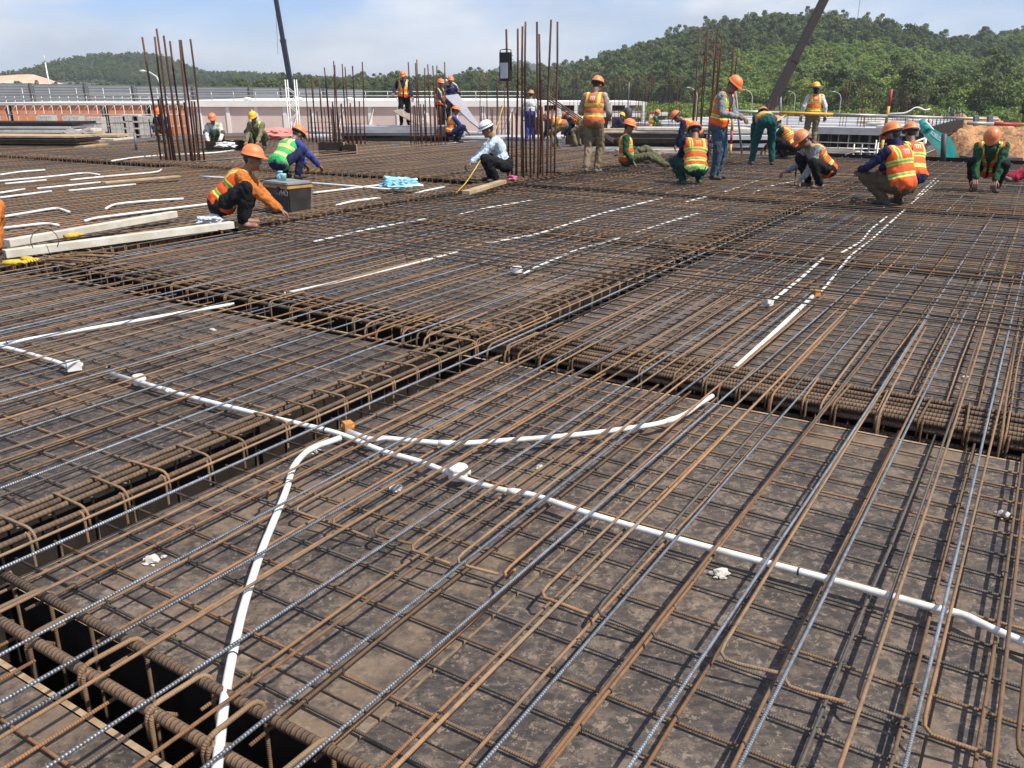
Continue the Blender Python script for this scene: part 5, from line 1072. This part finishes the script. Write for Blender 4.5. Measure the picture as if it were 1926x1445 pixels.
def hoarding():
    Y = 80.0; xl = at(-60, 165, Y)[0]; xr = at(665, 165, Y)[0]; HM = gm('hoarding_grey', (0.2, 0.225, 0.24), (0.17, 0.19, 0.2), rough=0.6, scale=0.4, bstr=0); t = thing('site_hoarding', ((xl + xr) / 2, Y, GZ), 'grey corrugated site hoarding with dark posts at the far left', 'fence')
    posts = [at(x, 170, Y)[0] for x in (-45, 55, 150, 235, 345, 450, 508, 590, 660)]
    for i in range(len(posts) - 1):
        a, b = posts[i], posts[i + 1]; ya = Y + 0.8 * i; V = []; F = []; n = 40
        zt = 2.15 - 0.12 * i * 0.6
        for k in range(n + 1):
            z = GZ + (zt - GZ) * k / n; y = ya + (0.02 if k % 2 else 0.0); V += [(a + 0.03, y, z), (b - 0.03, y + 0.8, z), (a + 0.03, y + 0.04, z), (b - 0.03, y + 0.84, z)]
        for k in range(n): o = 4 * k; F += [(o, o + 1, o + 5, o + 4), (o + 3, o + 2, o + 6, o + 7)]
        mk('sheet_panel', np.array(V), F, HM, t); mk_tube('post', [(a, ya - 0.1, GZ), (a - 0.25, ya - 0.1, zt + 0.1)], 0.1, DKM, t, 6)
hoarding()
def lamp_post(label, xb, xt, yt, Y, side, h=None):
    top = at(xt, yt, Y); b = at(xb, 200, Y); m = gm('lamp_post_pale', (0.52, 0.53, 0.52), rough=0.4, bstr=0); p = np.array([b[0], Y, GZ]); t = thing('street_lamp', p, label, 'street lamp', 'street lamps beyond the site')
    arm = top[0] - b[0]; z = top[2]
    P = [p, np.array([b[0], Y, z - abs(arm) * 0.75]), np.array([b[0] + arm * 0.18, Y, z - abs(arm) * 0.32]), np.array([b[0] + arm * 0.55, Y, z - abs(arm) * 0.07]), np.array([b[0] + arm * 0.8, Y, z])]
    k = 1.0 if Y < 70 else 0.5; mk_tube('pole', P, [0.08 * k, 0.065 * k, 0.055 * k, 0.05 * k, 0.045 * k], m, t, 8)
    bx = nrm([arm, 0, 0.05 * abs(arm)]); v, f, a = tube([P[-1], P[-1] + bx * abs(arm) * 0.15, P[-1] + bx * abs(arm) * 0.4], [0.045 * k, 0.1 * k, 0.05 * k], 8); v = v * [1, 1, 1]; mk('lamp_head', v, f, m, t, True)
lamp_post('pale curved street lamp left of the left column bars', 307, 268, 134, 62, -1)
lamp_post('pale curved street lamp behind the carried panel', 863, 838, 152, 62, -1)
lamp_post('thin street lamp in front of the wood, behind the striped post', 1414, 1398, 169, 75, -1)
lamp_post('thin street lamp in front of the wood, right of the standing worker with brimmed hat', 1580, 1568, 173, 75, -1)
lamp_post('thin street lamp in front of the wood, left of the standing worker with brimmed hat', 1494, 1484, 172, 80, -1)
lamp_post('thin street lamp in front of the wood, above the head of the grey shirt worker', 1310, 1294, 165, 80, -1)
mst = thing('radio_mast', (at(92, 150, 160)[0], 160, GZ), 'thin white mast on the far left skyline', 'mast'); mk_tube('pole', [(at(92, 150, 160)[0], 160, GZ), (at(85, 118, 160)[0], 160, at(85, 118, 160)[2])], [0.16, 0.1], WHITE, mst, 6)
mk_tube('tip', [np.array([at(85, 118, 160)[0], 160, at(85, 118, 160)[2] + 0.01]), np.array([at(85, 118, 160)[0], 160, at(85, 118, 160)[2] + 1.2])], 0.05, WHITE, mst, 6)
def frame_building():
    Y = 62.0; xl = at(985, 200, Y)[0]; xr = at(1216, 200, Y)[0]; t = thing('frame_building', ((xl + xr) / 2, Y, GZ), 'white two storey concrete frame with dark openings behind the walking worker', 'building')
    z1, z2 = at(963, 192, Y)[2], at(963, 213, Y)[2]
    for z, h in ((z1, 0.22), (z2, 0.26)): mk('floor_beam', *box(xl, xr, Y, Y + 10, z - h, z), WHITE, t)
    for i in range(8):
        x = xl + (xr - xl - 0.3) * i / 7; mk('column', *box(x, x + 0.26, Y - 0.06, Y + 0.2, GZ, z1 - 0.23), WHITE, t)
    mk('back_wall', *box(xl, xr, Y + 5, Y + 5.2, GZ, z1 - 0.24), gm('frame_back_brown', (0.2, 0.14, 0.12), rough=0.9), t)
    mk('low_wall', *box(xl, xr, Y + 0.3, Y + 0.5, z2 + 0.01, z2 + 0.14), WHITE, t)
frame_building()
def sign(label, x0, x1, y0, y1, Y, red=True):
    a, b = at(x0, y1, Y), at(x1, y0, Y); t = thing('site_sign', ((a[0] + b[0]) / 2, Y, GZ), label, 'sign'); W_ = gm('sign_white', (0.72, 0.72, 0.72), (0.62, 0.66, 0.72), rough=0.5, scale=2, bstr=0)
    mk('board', *box(a[0], b[0], Y, Y + 0.08, a[2], b[2]), W_, t)
    if red: mk('red_strip', *box(a[0] + 0.01, b[0] - 0.01, Y - 0.012, Y - 0.002, b[2] - 0.18, b[2] - 0.01), RP, t)
    for x in (a[0] + 0.1, b[0] - 0.1): mk_tube('leg', [(x, Y + 0.12, GZ), (x, Y + 0.12, b[2])], 0.04, GREYM, t, 5)
sign('white sign board with a red top strip, left of the pair beyond the seated worker', 1220, 1236, 210, 240, 66)
sign('white sign board with a red top strip, right of the pair beyond the seated worker', 1265, 1280, 209, 232, 68)
sign('long white banner between the two red topped signs', 1236, 1256, 211, 218, 66, False)
sign('blue and white banner low beyond the thick column bars', 1282, 1296, 222, 236, 66, False)
# dark umbrella-like cover
def hopper():
    Y = 40; c = at(1181, 212, Y); t = thing('concrete_bucket', c - ZX * 0.9, 'dark hanging concrete bucket beyond the seated worker', 'bucket')
    v, f, a = tube([c + ZX * z for z in (0.22, 0.1, -0.15, -0.3, -0.42)], [0.12, 0.21, 0.2, 0.12, 0.1], 12); mk('hopper', v, f, DKM, t, True); mk_tube('chain', [c + ZX * 0.22, c + ZX * 1.3], 0.02, GREYM, t, 5)
hopper()
def low_platform():
    z = -0.1; u0, u1, v0, v1 = 42.5, 60, 5.3, 20; t = thing('lower_platform', W(46, 8, GZ), 'lower half built platform on props beyond the right deck edge', 'building')
    for i in range(10):
        a = u0 + (u1 - u0) * i / 10; mk('deck_panel', *box_uv(a, a + (u1 - u0) / 10 - 0.05, v0, v1, z - 0.12, z - 0.01 * (i % 2)), PANEL if i % 3 else CONC, t)
    mk('edge_beam', *box_uv(u0, u1, v0 - 0.22, v0 - 0.01, z - 0.5, z + 0.02), PLYDARK, t)
    for i in range(34):
        u = u0 + 0.3 + i * (u1 - u0 - 0.6) / 33
        mk_tube('prop', [W(u, v0 + 0.1, GZ), W(u, v0 + 0.1, z - 0.13)], 0.03, GALV, t, 5)
        if i % 3 == 0: mk_tube('rail_post', [W(u, v0 - 0.1, z), W(u, v0 - 0.1, z + random.uniform(0.3, 0.9))], 0.025, DKM if i % 2 else GREYM, t, 5)
    for i in range(30):
        vv = v0 + 0.25 + i * 0.45; mk_tube('prop', [W(u0 + 0.1, vv, GZ), W(u0 + 0.1, vv, z - 0.13)], 0.035, (GALV, GREYM, DKM)[i % 3], t, 5)
        mk_tube('prop', [W(u0 + 1.6, vv + 0.2, GZ), W(u0 + 1.6, vv + 0.2, z - 0.13)], 0.035, (GREYM, DKM)[i % 2], t, 5)
        if i % 2: mk_tube('starter_bar', [W(u0 + 1.0 + (i % 5) * 2, vv, z), W(u0 + 1.0 + (i % 5) * 2, vv + 0.05, z + random.uniform(0.7, 1.5))], 0.02, COLBAR, t, 4)
    mk('edge_beam', *box_uv(u0 - 0.05, u0 - 0.01, v0, v1, z - 0.28, z + 0.03), PANEL, t)
    mk('underdeck_shade', *box_uv(u0 + 3.5, u0 + 3.6, v0, v1, GZ, z - 0.14), DKSHADE, t)  # upright dark sheet added behind the props as shade under the deck
    for zz in (-0.75, -1.35, -1.95): mk_tube('ledger', [W(u0, v0 + 0.05, zz), W(u1, v0 + 0.05, zz)], 0.028, GALV, t, 5); mk_tube('ledger', [W(u0 + 0.05, v0, zz), W(u0 + 0.05, v1, zz)], 0.028, GALV, t, 5)
    mk_tube('white_post', [at(1732, 300, 34), at(1743, 252, 34)], 0.06, WHITE, t, 6); mk_tube('white_post', [at(1706, 296, 34), at(1715, 262, 34)], 0.05, WHITE, t, 6); mk_tube('white_rail', [at(1700, 275, 34), at(1745, 258, 34)], 0.035, WHITE, t, 6)
    for i in range(5):
        u = 43 + i * 3; p = W(u, 8 + (i % 2) * 2, z); mk('timber_pile', *box_uv(u, u + 1.6, 6 + (i % 3), 7.2 + (i % 3), z + 0.001, z + 0.12), PALE, t)
    # second scaffolded block in front, left of the striped post
    s = thing('scaffold_block', W(30, 6, GZ), 'grey scaffold frames and decking behind the worker with brimmed hat', 'scaffold')
    for i in range(16):
        for j in range(4):
            p = W(30 + j * 1.3, 4.6 + i * 0.5, GZ); mk_tube('standard', [p, p + ZX * (GZ * -1 - 0.35 + random.uniform(-0.35, 0.3))], 0.03, (GREYM, DKM, GALV)[(i + j) % 3], s, 5)
    for j in range(4):
        for zz in (-0.6, -1.1, -1.6): mk_tube('ledger', [W(30 + j * 1.3, 4.4, zz + 0.05 * j), W(30 + j * 1.3, 12.4, zz + 0.03)], 0.028, (GALV, GREYM, SCAF)[j % 3], s, 5)
    for i in range(7): mk('plank', *box_uv(29.8 + i * 0.7, 30.05 + i * 0.7, 4.5 + 0.3 * (i % 3), 11.5, -0.98 + 0.02 * i, -0.93 + 0.02 * i), (PALE, TAN, PANEL)[i % 3], s)
    mk('ground_slab', *box_uv(28, 42, 3.5, 20, GZ - 0.1, -1.7), CONC, s)
low_platform()
tag(mk('cable', *tube(crom([at(1672, 214, 40), at(1705, 213, 40), at(1724, 200, 40), at(1740, 208, 40), at(1749, 205, 40)], round_=0.3), 0.03, 5)[:2], WHITE, smooth=True), 'white hose looped above the lower platform', 'hose')

# ------------------------------------------------------------------ earth mound, road, excavator, cranes
def mound():
    X, Y = np.meshgrid(np.linspace(12, 62, 200), np.linspace(25, 66, 166)); Z = np.zeros_like(X)
    for i in range(X.shape[0]):
        for j in range(X.shape[1]):
            x, y = X[i, j], Y[i, j]; e = min(1, max(0, (x - 12.6 - (y - 25) * 0.38) / 3)) * min(1, max(0, (y - 25) / 7)) * min(1, max(0, (66 - y) / 8)) * min(1, max(0, (62 - x) / 6))
            Z[i, j] = GZ - 0.1 + e * (1.6 + 0.008 * (y - 25) + mnoise.fractal(Vector((x * 0.22, y * 0.22, 0)), 0.7, 2.1, 6) * 0.8 + abs(mnoise.noise(Vector((x * 0.9, y * 0.9, 4)))) * 0.5 + abs(mnoise.noise(Vector((x * 2.6, y * 2.6, 7)))) * 0.22)
    v = np.stack([X.ravel(), Y.ravel(), Z.ravel()], 1); nx = 200; f = [(j * nx + i, j * nx + i + 1, (j + 1) * nx + i + 1, (j + 1) * nx + i) for j in range(165) for i in range(199)]
    m = gm('excavated_earth', (0.5, 0.26, 0.11), (0.24, 0.125, 0.06), rough=0.95, scale=0.9, bscale=5, bstr=0.9, bdist=0.25, contrast=(0.38, 0.62))
    o = mk('earth_mound', v, f, m, smooth=True); o['kind'] = 'structure'
mound()
rd = mk('road', *box(-40, 160, 92, 100, GZ - 0.3, GZ + 0.02), gm('asphalt', (0.13, 0.13, 0.13), (0.1, 0.1, 0.1), rough=0.9, scale=2)); rd['kind'] = 'structure'
def excavator():
    Y = 27.0; tl_ = gm('machine_teal', (0.02, 0.33, 0.31), (0.015, 0.25, 0.24), rough=0.4, scale=4, bstr=0.02); b = at(1785, 300, Y); t = thing('excavator', (b[0], Y, GZ), 'teal excavator boom rising behind the deck edge before the earth', 'excavator')
    cl = [at(1786, 330, Y), at(1781, 285, Y), at(1772, 268, Y), at(1744, 247, Y)]; w = [0.2, 0.2, 0.22, 0.1]; V = []; F = []
    for i, p in enumerate(cl):
        d = nrm(cl[min(i + 1, 3)] - cl[max(i - 1, 0)]); s = np.cross(d, (0, 1, 0))
        for a, c in ((-1, -1), (1, -1), (1, 1), (-1, 1)): V.append(p + s * a * w[i] + np.array([0, c * 0.17, 0]))
    for i in range(3):
        for k in range(4): F.append((i * 4 + k, i * 4 + (k + 1) % 4, i * 4 + 4 + (k + 1) % 4, i * 4 + 4 + k))
    F += [(3, 2, 1, 0), (12, 13, 14, 15)]; bo = mk('boom', np.array(V), F, tl_, t)
    # lettering along the boom
    cu = bpy.data.curves.new('t', 'FONT'); cu.body = 'KOBELCO'; cu.size = 0.15; cu.extrude = 0.004; cu.resolution_u = 2; ob = bpy.data.objects.new('t', cu); COL.objects.link(ob); bpy.context.view_layer.update()
    me = bpy.data.meshes.new_from_object(ob.evaluated_get(bpy.context.evaluated_depsgraph_get())); bpy.data.objects.remove(ob); v = np.array([x.co[:] for x in me.vertices]); f = [list(p.vertices) for p in me.polygons]; bpy.data.meshes.remove(me)
    d = nrm(cl[2] - cl[3]); up = nrm(np.cross(d, (0, 1, 0)) * -1); up = up if up[2] > 0 else -up; o = cl[3] + d * 0.04 - up * 0.05 - np.array([0, 0.18, 0])
    mk('lettering', o + np.outer(v[:, 0] * 0.62, d) + np.outer(v[:, 1], up) - np.outer(v[:, 2], (0, 1, 0)), f, WHITE, bo)
    mk_tube('hydraulic_ram', [at(1740, 228, Y), at(1757, 247, Y)], 0.035, WHITE, t, 8); mk_tube('ram_cylinder', [at(1757, 247, Y), at(1772, 264, Y)], 0.06, tl_, t, 8)
    mk_tube('stick', [at(1741, 244, Y), at(1734, 228, Y + 0.3)], [0.16, 0.1], tl_, t, 6)
    x = b[0]; mk('house', *box(x - 0.2, x + 2.6, Y - 1.2, Y + 1.2, GZ + 0.9, GZ + 2.1), tl_, t); mk('cab', *box(x + 0.2, x + 1.6, Y - 1.19, Y - 0.2, GZ + 1.0, GZ + 2.35), DKM, t); mk('counterweight', *box(x + 2.6, x + 3.1, Y - 1.1, Y + 1.1, GZ + 0.95, GZ + 1.8), tl_, t)
    for y in (-1.1, 0.7):
        P = [(x - 0.8 + 0.4 * math.cos(a) - 0, 0, GZ + 0.42 + 0.4 * math.sin(a)) for a in np.linspace(math.pi / 2, 1.5 * math.pi, 7)] + [(x + 2.8 + 0.4 * math.cos(a), 0, GZ + 0.42 + 0.4 * math.sin(a)) for a in np.linspace(-math.pi / 2, math.pi / 2, 7)]
        n = len(P); V = [(p[0], Y + y + k, p[2]) for k in (0, 0.45) for p in P]; F = [tuple(range(n)), tuple(range(2 * n - 1, n - 1, -1))] + [(i, n + i, n + (i + 1) % n, (i + 1) % n) for i in range(n)]; mk('track', np.array(V, float), F, DKM, t)
excavator()
def crane(label, Y, pxb, pxt, w, mat, cable, sections=3):
    b, tp = at(*pxb, Y), at(*pxt, Y); d = nrm(tp - b); k = (b[2] - (GZ + 1.6)) / d[2]; b0 = b - d * k; t = thing('mobile_crane', (b0[0], Y, GZ), label, 'crane'); L_ = np.linalg.norm(tp - b0)
    for i in range(sections):
        a, c = L_ * i / sections, L_ * (i + 1) / sections; v, f = obox(b0 + d * max(0, a - 0.5), b0 + d * c, w * (1 - 0.14 * i), w * (1.15 - 0.14 * i), (0, 1, 0)); mk('boom_section', v, f, mat, t)
        v, f = obox(b0 + d * (c - 0.18), b0 + d * (c + 0.02), w * (1.12 - 0.14 * i), w * (1.28 - 0.14 * i), (0, 1, 0)); mk('boom_collar', v, f, mat, t)
    mk_tube('luffing_ram', [b0 + np.array([1.6, 0, -0.5]), b0 + d * L_ * 0.2], 0.12, GREYM, t, 6)
    hd = b0 + d * L_; mk_tube('hoist_cable', [hd, np.array([hd[0] + cable[0], Y, cable[1]])], 0.014, DKM, t, 4); v, f = obox(hd - d * 0.1 + [0.1, 0, 0.15], hd + [0.3, 0, -0.35], w * 0.5, w * 0.5, (0, 1, 0)); mk('boom_head', v, f, mat, t)
    mk('carrier', *box(b0[0] - 3, b0[0] + 5, Y - 1.2, Y + 1.2, GZ + 0.6, GZ + 1.3), YP, t); mk('superstructure', *box(b0[0] - 1.5, b0[0] + 1.5, Y - 1.1, Y + 1.1, GZ + 1.301, GZ + 2.2), YP, t)
    for x in (-2.2, -0.9, 2.2, 3.6):
        for y in (-1.25, 0.9): v, f, a = tube([(b0[0] + x, Y + y, GZ + 0.5), (b0[0] + x, Y + y + 0.35, GZ + 0.5)], 0.5, 14); mk('wheel', v, f, DKM, t)
    return b0, d, L_
CR1 = gm('boom_dark_blue', (0.012, 0.016, 0.028), (0.02, 0.025, 0.04), rough=0.5, metal=0.2, bstr=0); CR2 = gm('boom_dark_brown', (0.022, 0.016, 0.013), (0.032, 0.02, 0.015), rough=0.65, metal=0.2, bstr=0)
crane('dark blue telescopic crane boom left of centre against the sky', 66, (547, 160), (517, -12), 0.38, CR1, (-0.15, 4.0))
b0, d, L_ = crane('dark brown crane boom leaning to the right over the wooded hill', 62, (1447, 205), (1640, -180), 0.56, CR2, (0.0, 4.6))

# ------------------------------------------------------------------ woodland on the hills (one mass, instanced trees)
def leaf_mat(name, c1, c2, c3):
    m, nt, N, L, b = newmat(name); oi = N.new('ShaderNodeObjectInfo'); tc = N.new('ShaderNodeTexCoord'); n1 = noisen(N, L, tc.outputs['Object'], 0.9, 3, 0.6)
    col = mixc(N, L, oi.outputs['Random'], c1, c2); hv0 = N.new('ShaderNodeHueSaturation'); L.new(col, hv0.inputs['Color']); L.new(mathn(N, L, 'ADD', 0.475, mathn(N, L, 'MULTIPLY', mathn(N, L, 'FRACT', mathn(N, L, 'MULTIPLY', oi.outputs['Random'], 17.3)), 0.045)), hv0.inputs['Hue']); L.new(mathn(N, L, 'ADD', 0.75, mathn(N, L, 'MULTIPLY', mathn(N, L, 'FRACT', mathn(N, L, 'MULTIPLY', oi.outputs['Random'], 7.7)), 0.55)), hv0.inputs['Value']); col = hv0.outputs[0]; col = mixc(N, L, mathn(N, L, 'MULTIPLY', ramp(N, L, n1, 0.35, 0.7), 0.6), col, c3)
    L.new(col, b.inputs['Base Color']); b.inputs['Roughness'].default_value = 0.7; b.inputs['Specular IOR Level'].default_value = 0.25
    tr = N.new('ShaderNodeBsdfTranslucent'); L.new(col, tr.inputs['Color']); mx = N.new('ShaderNodeMixShader'); mx.inputs[0].default_value = 0.28
    L.new(b.outputs[0], mx.inputs[1]); L.new(tr.outputs[0], mx.inputs[2]); L.new(mx.outputs[0], N['Material Output'].inputs[0]); return m
LEAFD = leaf_mat('leaf_dark', (0.065, 0.1, 0.034), (0.13, 0.165, 0.05), (0.14, 0.17, 0.058))
LEAFL = leaf_mat('leaf_light', (0.125, 0.2, 0.036), (0.2, 0.26, 0.05), (0.2, 0.25, 0.065))
BARK = gm('bark', (0.12, 0.1, 0.08), rough=0.9, bstr=0)
def tree_mesh(name, seed, h, rx, leafm, n=1300, low=0.3, lumps=9, leaf=0.21):
    rg = np.random.default_rng(seed); parts = []; v, f = jtube([(0, 0, -0.5), (0.05, 0, h * 0.3), (0.1, 0.1, h * 0.85)], [0.14, 0.1, 0.03], 5); parts.append((v, f)); nb = len(f)
    cs = []
    for k in range(lumps):
        z = h * (low + (0.93 - low) * (k + 0.5) / lumps); rr = rx * (0.35 + 0.65 * math.sin(math.pi * (0.15 + 0.8 * (k + 0.5) / lumps))); a = rg.uniform(0, 6.28)
        cs.append((np.array([math.cos(a) * rr * 0.6, math.sin(a) * rr * 0.6, z]), rr * rg.uniform(0.55, 0.85), rr * rg.uniform(0.4, 0.65)))
        if k % 2 == 0: v, f = jtube([(0.03, 0, z * 0.7), cs[-1][0]], [0.05, 0.015], 4); parts.append((v, f)); nb += len(f)
    V = []; F = []
    for i in range(n):
        c, r1, r2 = cs[rg.integers(lumps)]; d = rg.normal(size=3); d /= np.linalg.norm(d); rad = rg.uniform(0.55, 1.08); p = c + d * np.array([r1, r1, r2]) * rad
        nn = d * 0.8 + rg.normal(size=3) * 0.55 + np.array([0, 0, 0.35]); nn /= np.linalg.norm(nn); s = np.cross(nn, rg.normal(size=3)); s /= np.linalg.norm(s); t = np.cross(nn, s); q = leaf * rg.uniform(0.6, 1.35)
        o = len(V); V += [p - s * q, p - t * q * 0.55 + nn * q * 0.12, p + s * q, p + t * q * 0.6 - nn * q * 0.1]; F.append((o, o + 1, o + 2, o + 3))
    parts.append((np.array(V), F)); v, f = join(parts)
    return mesh(name, v, f, [BARK, leafm], mi=[0] * nb + [1] * n)
def wood(name, label, pts, sizes, metas, cat='woodland'):
    """scatter whole trees over the points with geometry nodes: one uncountable mass"""
    src = bpy.data.collections.new(name + '_kinds')
    for i, me in enumerate(metas): o = bpy.data.objects.new('tree_kind', me); src.objects.link(o)
    pm = bpy.data.meshes.new(name); pm.from_pydata([tuple(p) for p in pts], [], [])
    a = pm.attributes.new('size', 'FLOAT', 'POINT'); a.data.foreach_set('value', np.asarray(sizes, np.float32)); a = pm.attributes.new('rot', 'FLOAT', 'POINT'); a.data.foreach_set('value', RNG.uniform(0, 6.28, len(pts)).astype(np.float32))
    o = bpy.data.objects.new(name, pm); COL.objects.link(o); tag(o, label, cat, None, 'stuff')
    ng = bpy.data.node_groups.new(name, 'GeometryNodeTree'); ng.interface.new_socket('Geometry', in_out='INPUT', socket_type='NodeSocketGeometry'); ng.interface.new_socket('Geometry', in_out='OUTPUT', socket_type='NodeSocketGeometry')
    N = ng.nodes; L = ng.links; gi = N.new('NodeGroupInput'); go = N.new('NodeGroupOutput'); ip = N.new('GeometryNodeInstanceOnPoints'); ci = N.new('GeometryNodeCollectionInfo'); ci.inputs['Collection'].default_value = src; ci.inputs['Separate Children'].default_value = True; ci.inputs['Reset Children'].default_value = True
    ip.inputs['Pick Instance'].default_value = True; rv = N.new('FunctionNodeRandomValue'); rv.data_type = 'INT'; rv.inputs['Min'].default_value = 0; rv.inputs['Max'].default_value = len(metas) - 1
    s = N.new('GeometryNodeInputNamedAttribute'); s.data_type = 'FLOAT'; s.inputs['Name'].default_value = 'size'; r = N.new('GeometryNodeInputNamedAttribute'); r.data_type = 'FLOAT'; r.inputs['Name'].default_value = 'rot'; cb = N.new('ShaderNodeCombineXYZ'); L.new(r.outputs['Attribute'], cb.inputs[2])
    L.new(gi.outputs[0], ip.inputs['Points']); L.new(ci.outputs[0], ip.inputs['Instance']); L.new([q for q in rv.outputs if q.type == 'INT'][0], ip.inputs['Instance Index']); L.new(cb.outputs[0], ip.inputs['Rotation']); L.new(s.outputs['Attribute'], ip.inputs['Scale']); L.new(ip.outputs[0], go.inputs[0])
    o.modifiers.new('scatter', 'NODES').node_group = ng; return o
KD = [tree_mesh('tree_dark', 1, 7.5, 2.0, LEAFD), tree_mesh('tree_dark', 2, 8.5, 1.7, LEAFD, lumps=11), tree_mesh('tree_dark', 3, 6.5, 2.3, LEAFD), tree_mesh('tree_dark', 8, 9.0, 1.5, LEAFD, lumps=8, n=800)]
KL = [tree_mesh('tree_light', 4, 6.5, 2.0, LEAFL), tree_mesh('tree_light', 5, 7.5, 1.8, LEAFL, lumps=11), tree_mesh('tree_light', 6, 5.5, 2.1, LEAFL, low=0.2)]
KB = [tree_mesh('bush', 7, 2.2, 1.3, LEAFL, n=700, low=0.1, lumps=6, leaf=0.16)]
def scatter(x0, x1, y0, y1, n, cond=None):
    X = RNG.uniform(x0, x1, n); Y = RNG.uniform(y0, y1, n); k = np.ones(n, bool) if cond is None else cond(X, Y); X, Y = X[k], Y[k]; Z = hills_h(X, Y) - 0.2; return np.stack([X, Y, Z], 1)
inview = lambda X, Y: (np.abs(X) < Y * 0.80 + 12)
def patch(X, Y): return np.array([mnoise.noise(Vector((x * 0.012, y * 0.012, 2.2))) for x, y in zip(X, Y)])
P = scatter(-20, 330, 128, 350, 30000, lambda X, Y: inview(X, Y) & (X > 45 - (Y - 128) * 0.35))
light = (patch(P[:, 0], P[:, 1]) + (P[:, 0] - 110) / 260 - (P[:, 1] - 230) / 260) > 0.0
wood('hill_woodland', 'dark green trees covering the wooded hill at right', P[~light], np.where(RNG.random((~light).sum()) < 0.08, 1.35, 1.0) * RNG.uniform(0.36, 0.95, (~light).sum()), KD)
wood('young_woodland', 'lighter green plantation trees on the lower slope at right', P[light], RNG.uniform(0.36, 0.9, light.sum()), KL)
P = scatter(-210, 60, 215, 330, 8000, lambda X, Y: inview(X, Y) & (X < 60 - (330 - Y) * 0.1))
wood('tree_belt', 'belt of dark trees along the horizon behind the buildings', P, np.where(RNG.random(len(P)) < 0.1, 1.22, 1.0) * RNG.uniform(0.35, 0.85, len(P)) * np.where(P[:, 0] > -70, 1.05, 0.75), KD)
P = scatter(-380, -60, 500, 660, 8500, inview)
wood('far_hill_woodland', 'trees on the rounded far hill at left', P, RNG.uniform(0.55, 0.95, len(P)), KD)
P = scatter(-70, 130, 108, 150, 2200, lambda X, Y: (X < 75) )
wood('scrub', 'pale green scrub at the foot of the wooded hill', P, RNG.uniform(0.6, 1.25, len(P)), KB)
P = scatter(40, 130, 112, 135, 420, inview)
wood('edge_trees', 'row of trees at the roadside at right', P, RNG.uniform(0.6, 0.95, len(P)), KL + KD[:2])
P = scatter(-80, 110, 1290, 1420, 1600); wood('distant_hill_woodland', 'trees on the small bluish hill far behind the column bars', P, RNG.uniform(1.2, 1.8, len(P)), KD)
# bare red earth cutting on the far left skyline
Xc, Yc = np.meshgrid(np.linspace(-330, -185, 30), np.linspace(380, 430, 10)); Zc = GZ + 0.3 + 10.5 * np.clip((Yc - 380) / 40, 0, 1) * np.clip((-190 - Xc) / 40, 0, 1) + 0.6 * np.sin(Xc * 0.13)
o = mk('earth_cutting', np.stack([Xc.ravel(), Yc.ravel(), Zc.ravel()], 1), [(j * 30 + i, j * 30 + i + 1, j * 30 + i + 31, j * 30 + i + 30) for j in range(9) for i in range(29)], gm('red_earth', (0.5, 0.29, 0.19), (0.55, 0.42, 0.3), rough=0.95, scale=0.06, bstr=0), smooth=True); o['kind'] = 'structure'

# ------------------------------------------------------------------ air: thin even haze round the whole place
def haze():
    m = bpy.data.materials.new('haze_air'); m.use_nodes = True; N = m.node_tree.nodes; L = m.node_tree.links; N.clear(); out = N.new('ShaderNodeOutputMaterial'); pv = N.new('ShaderNodeVolumePrincipled')
    pv.inputs['Color'].default_value = (0.86, 0.92, 1.0, 1); pv.inputs['Density'].default_value = 0.00034; pv.inputs['Anisotropy'].default_value = 0.2; L.new(pv.outputs[0], out.inputs['Volume'])
    o = mk('haze', *box(-4000, 4000, -400, 5800, GZ - 1.6, 75), m, base=np.zeros(3)); o['kind'] = 'stuff'
haze()
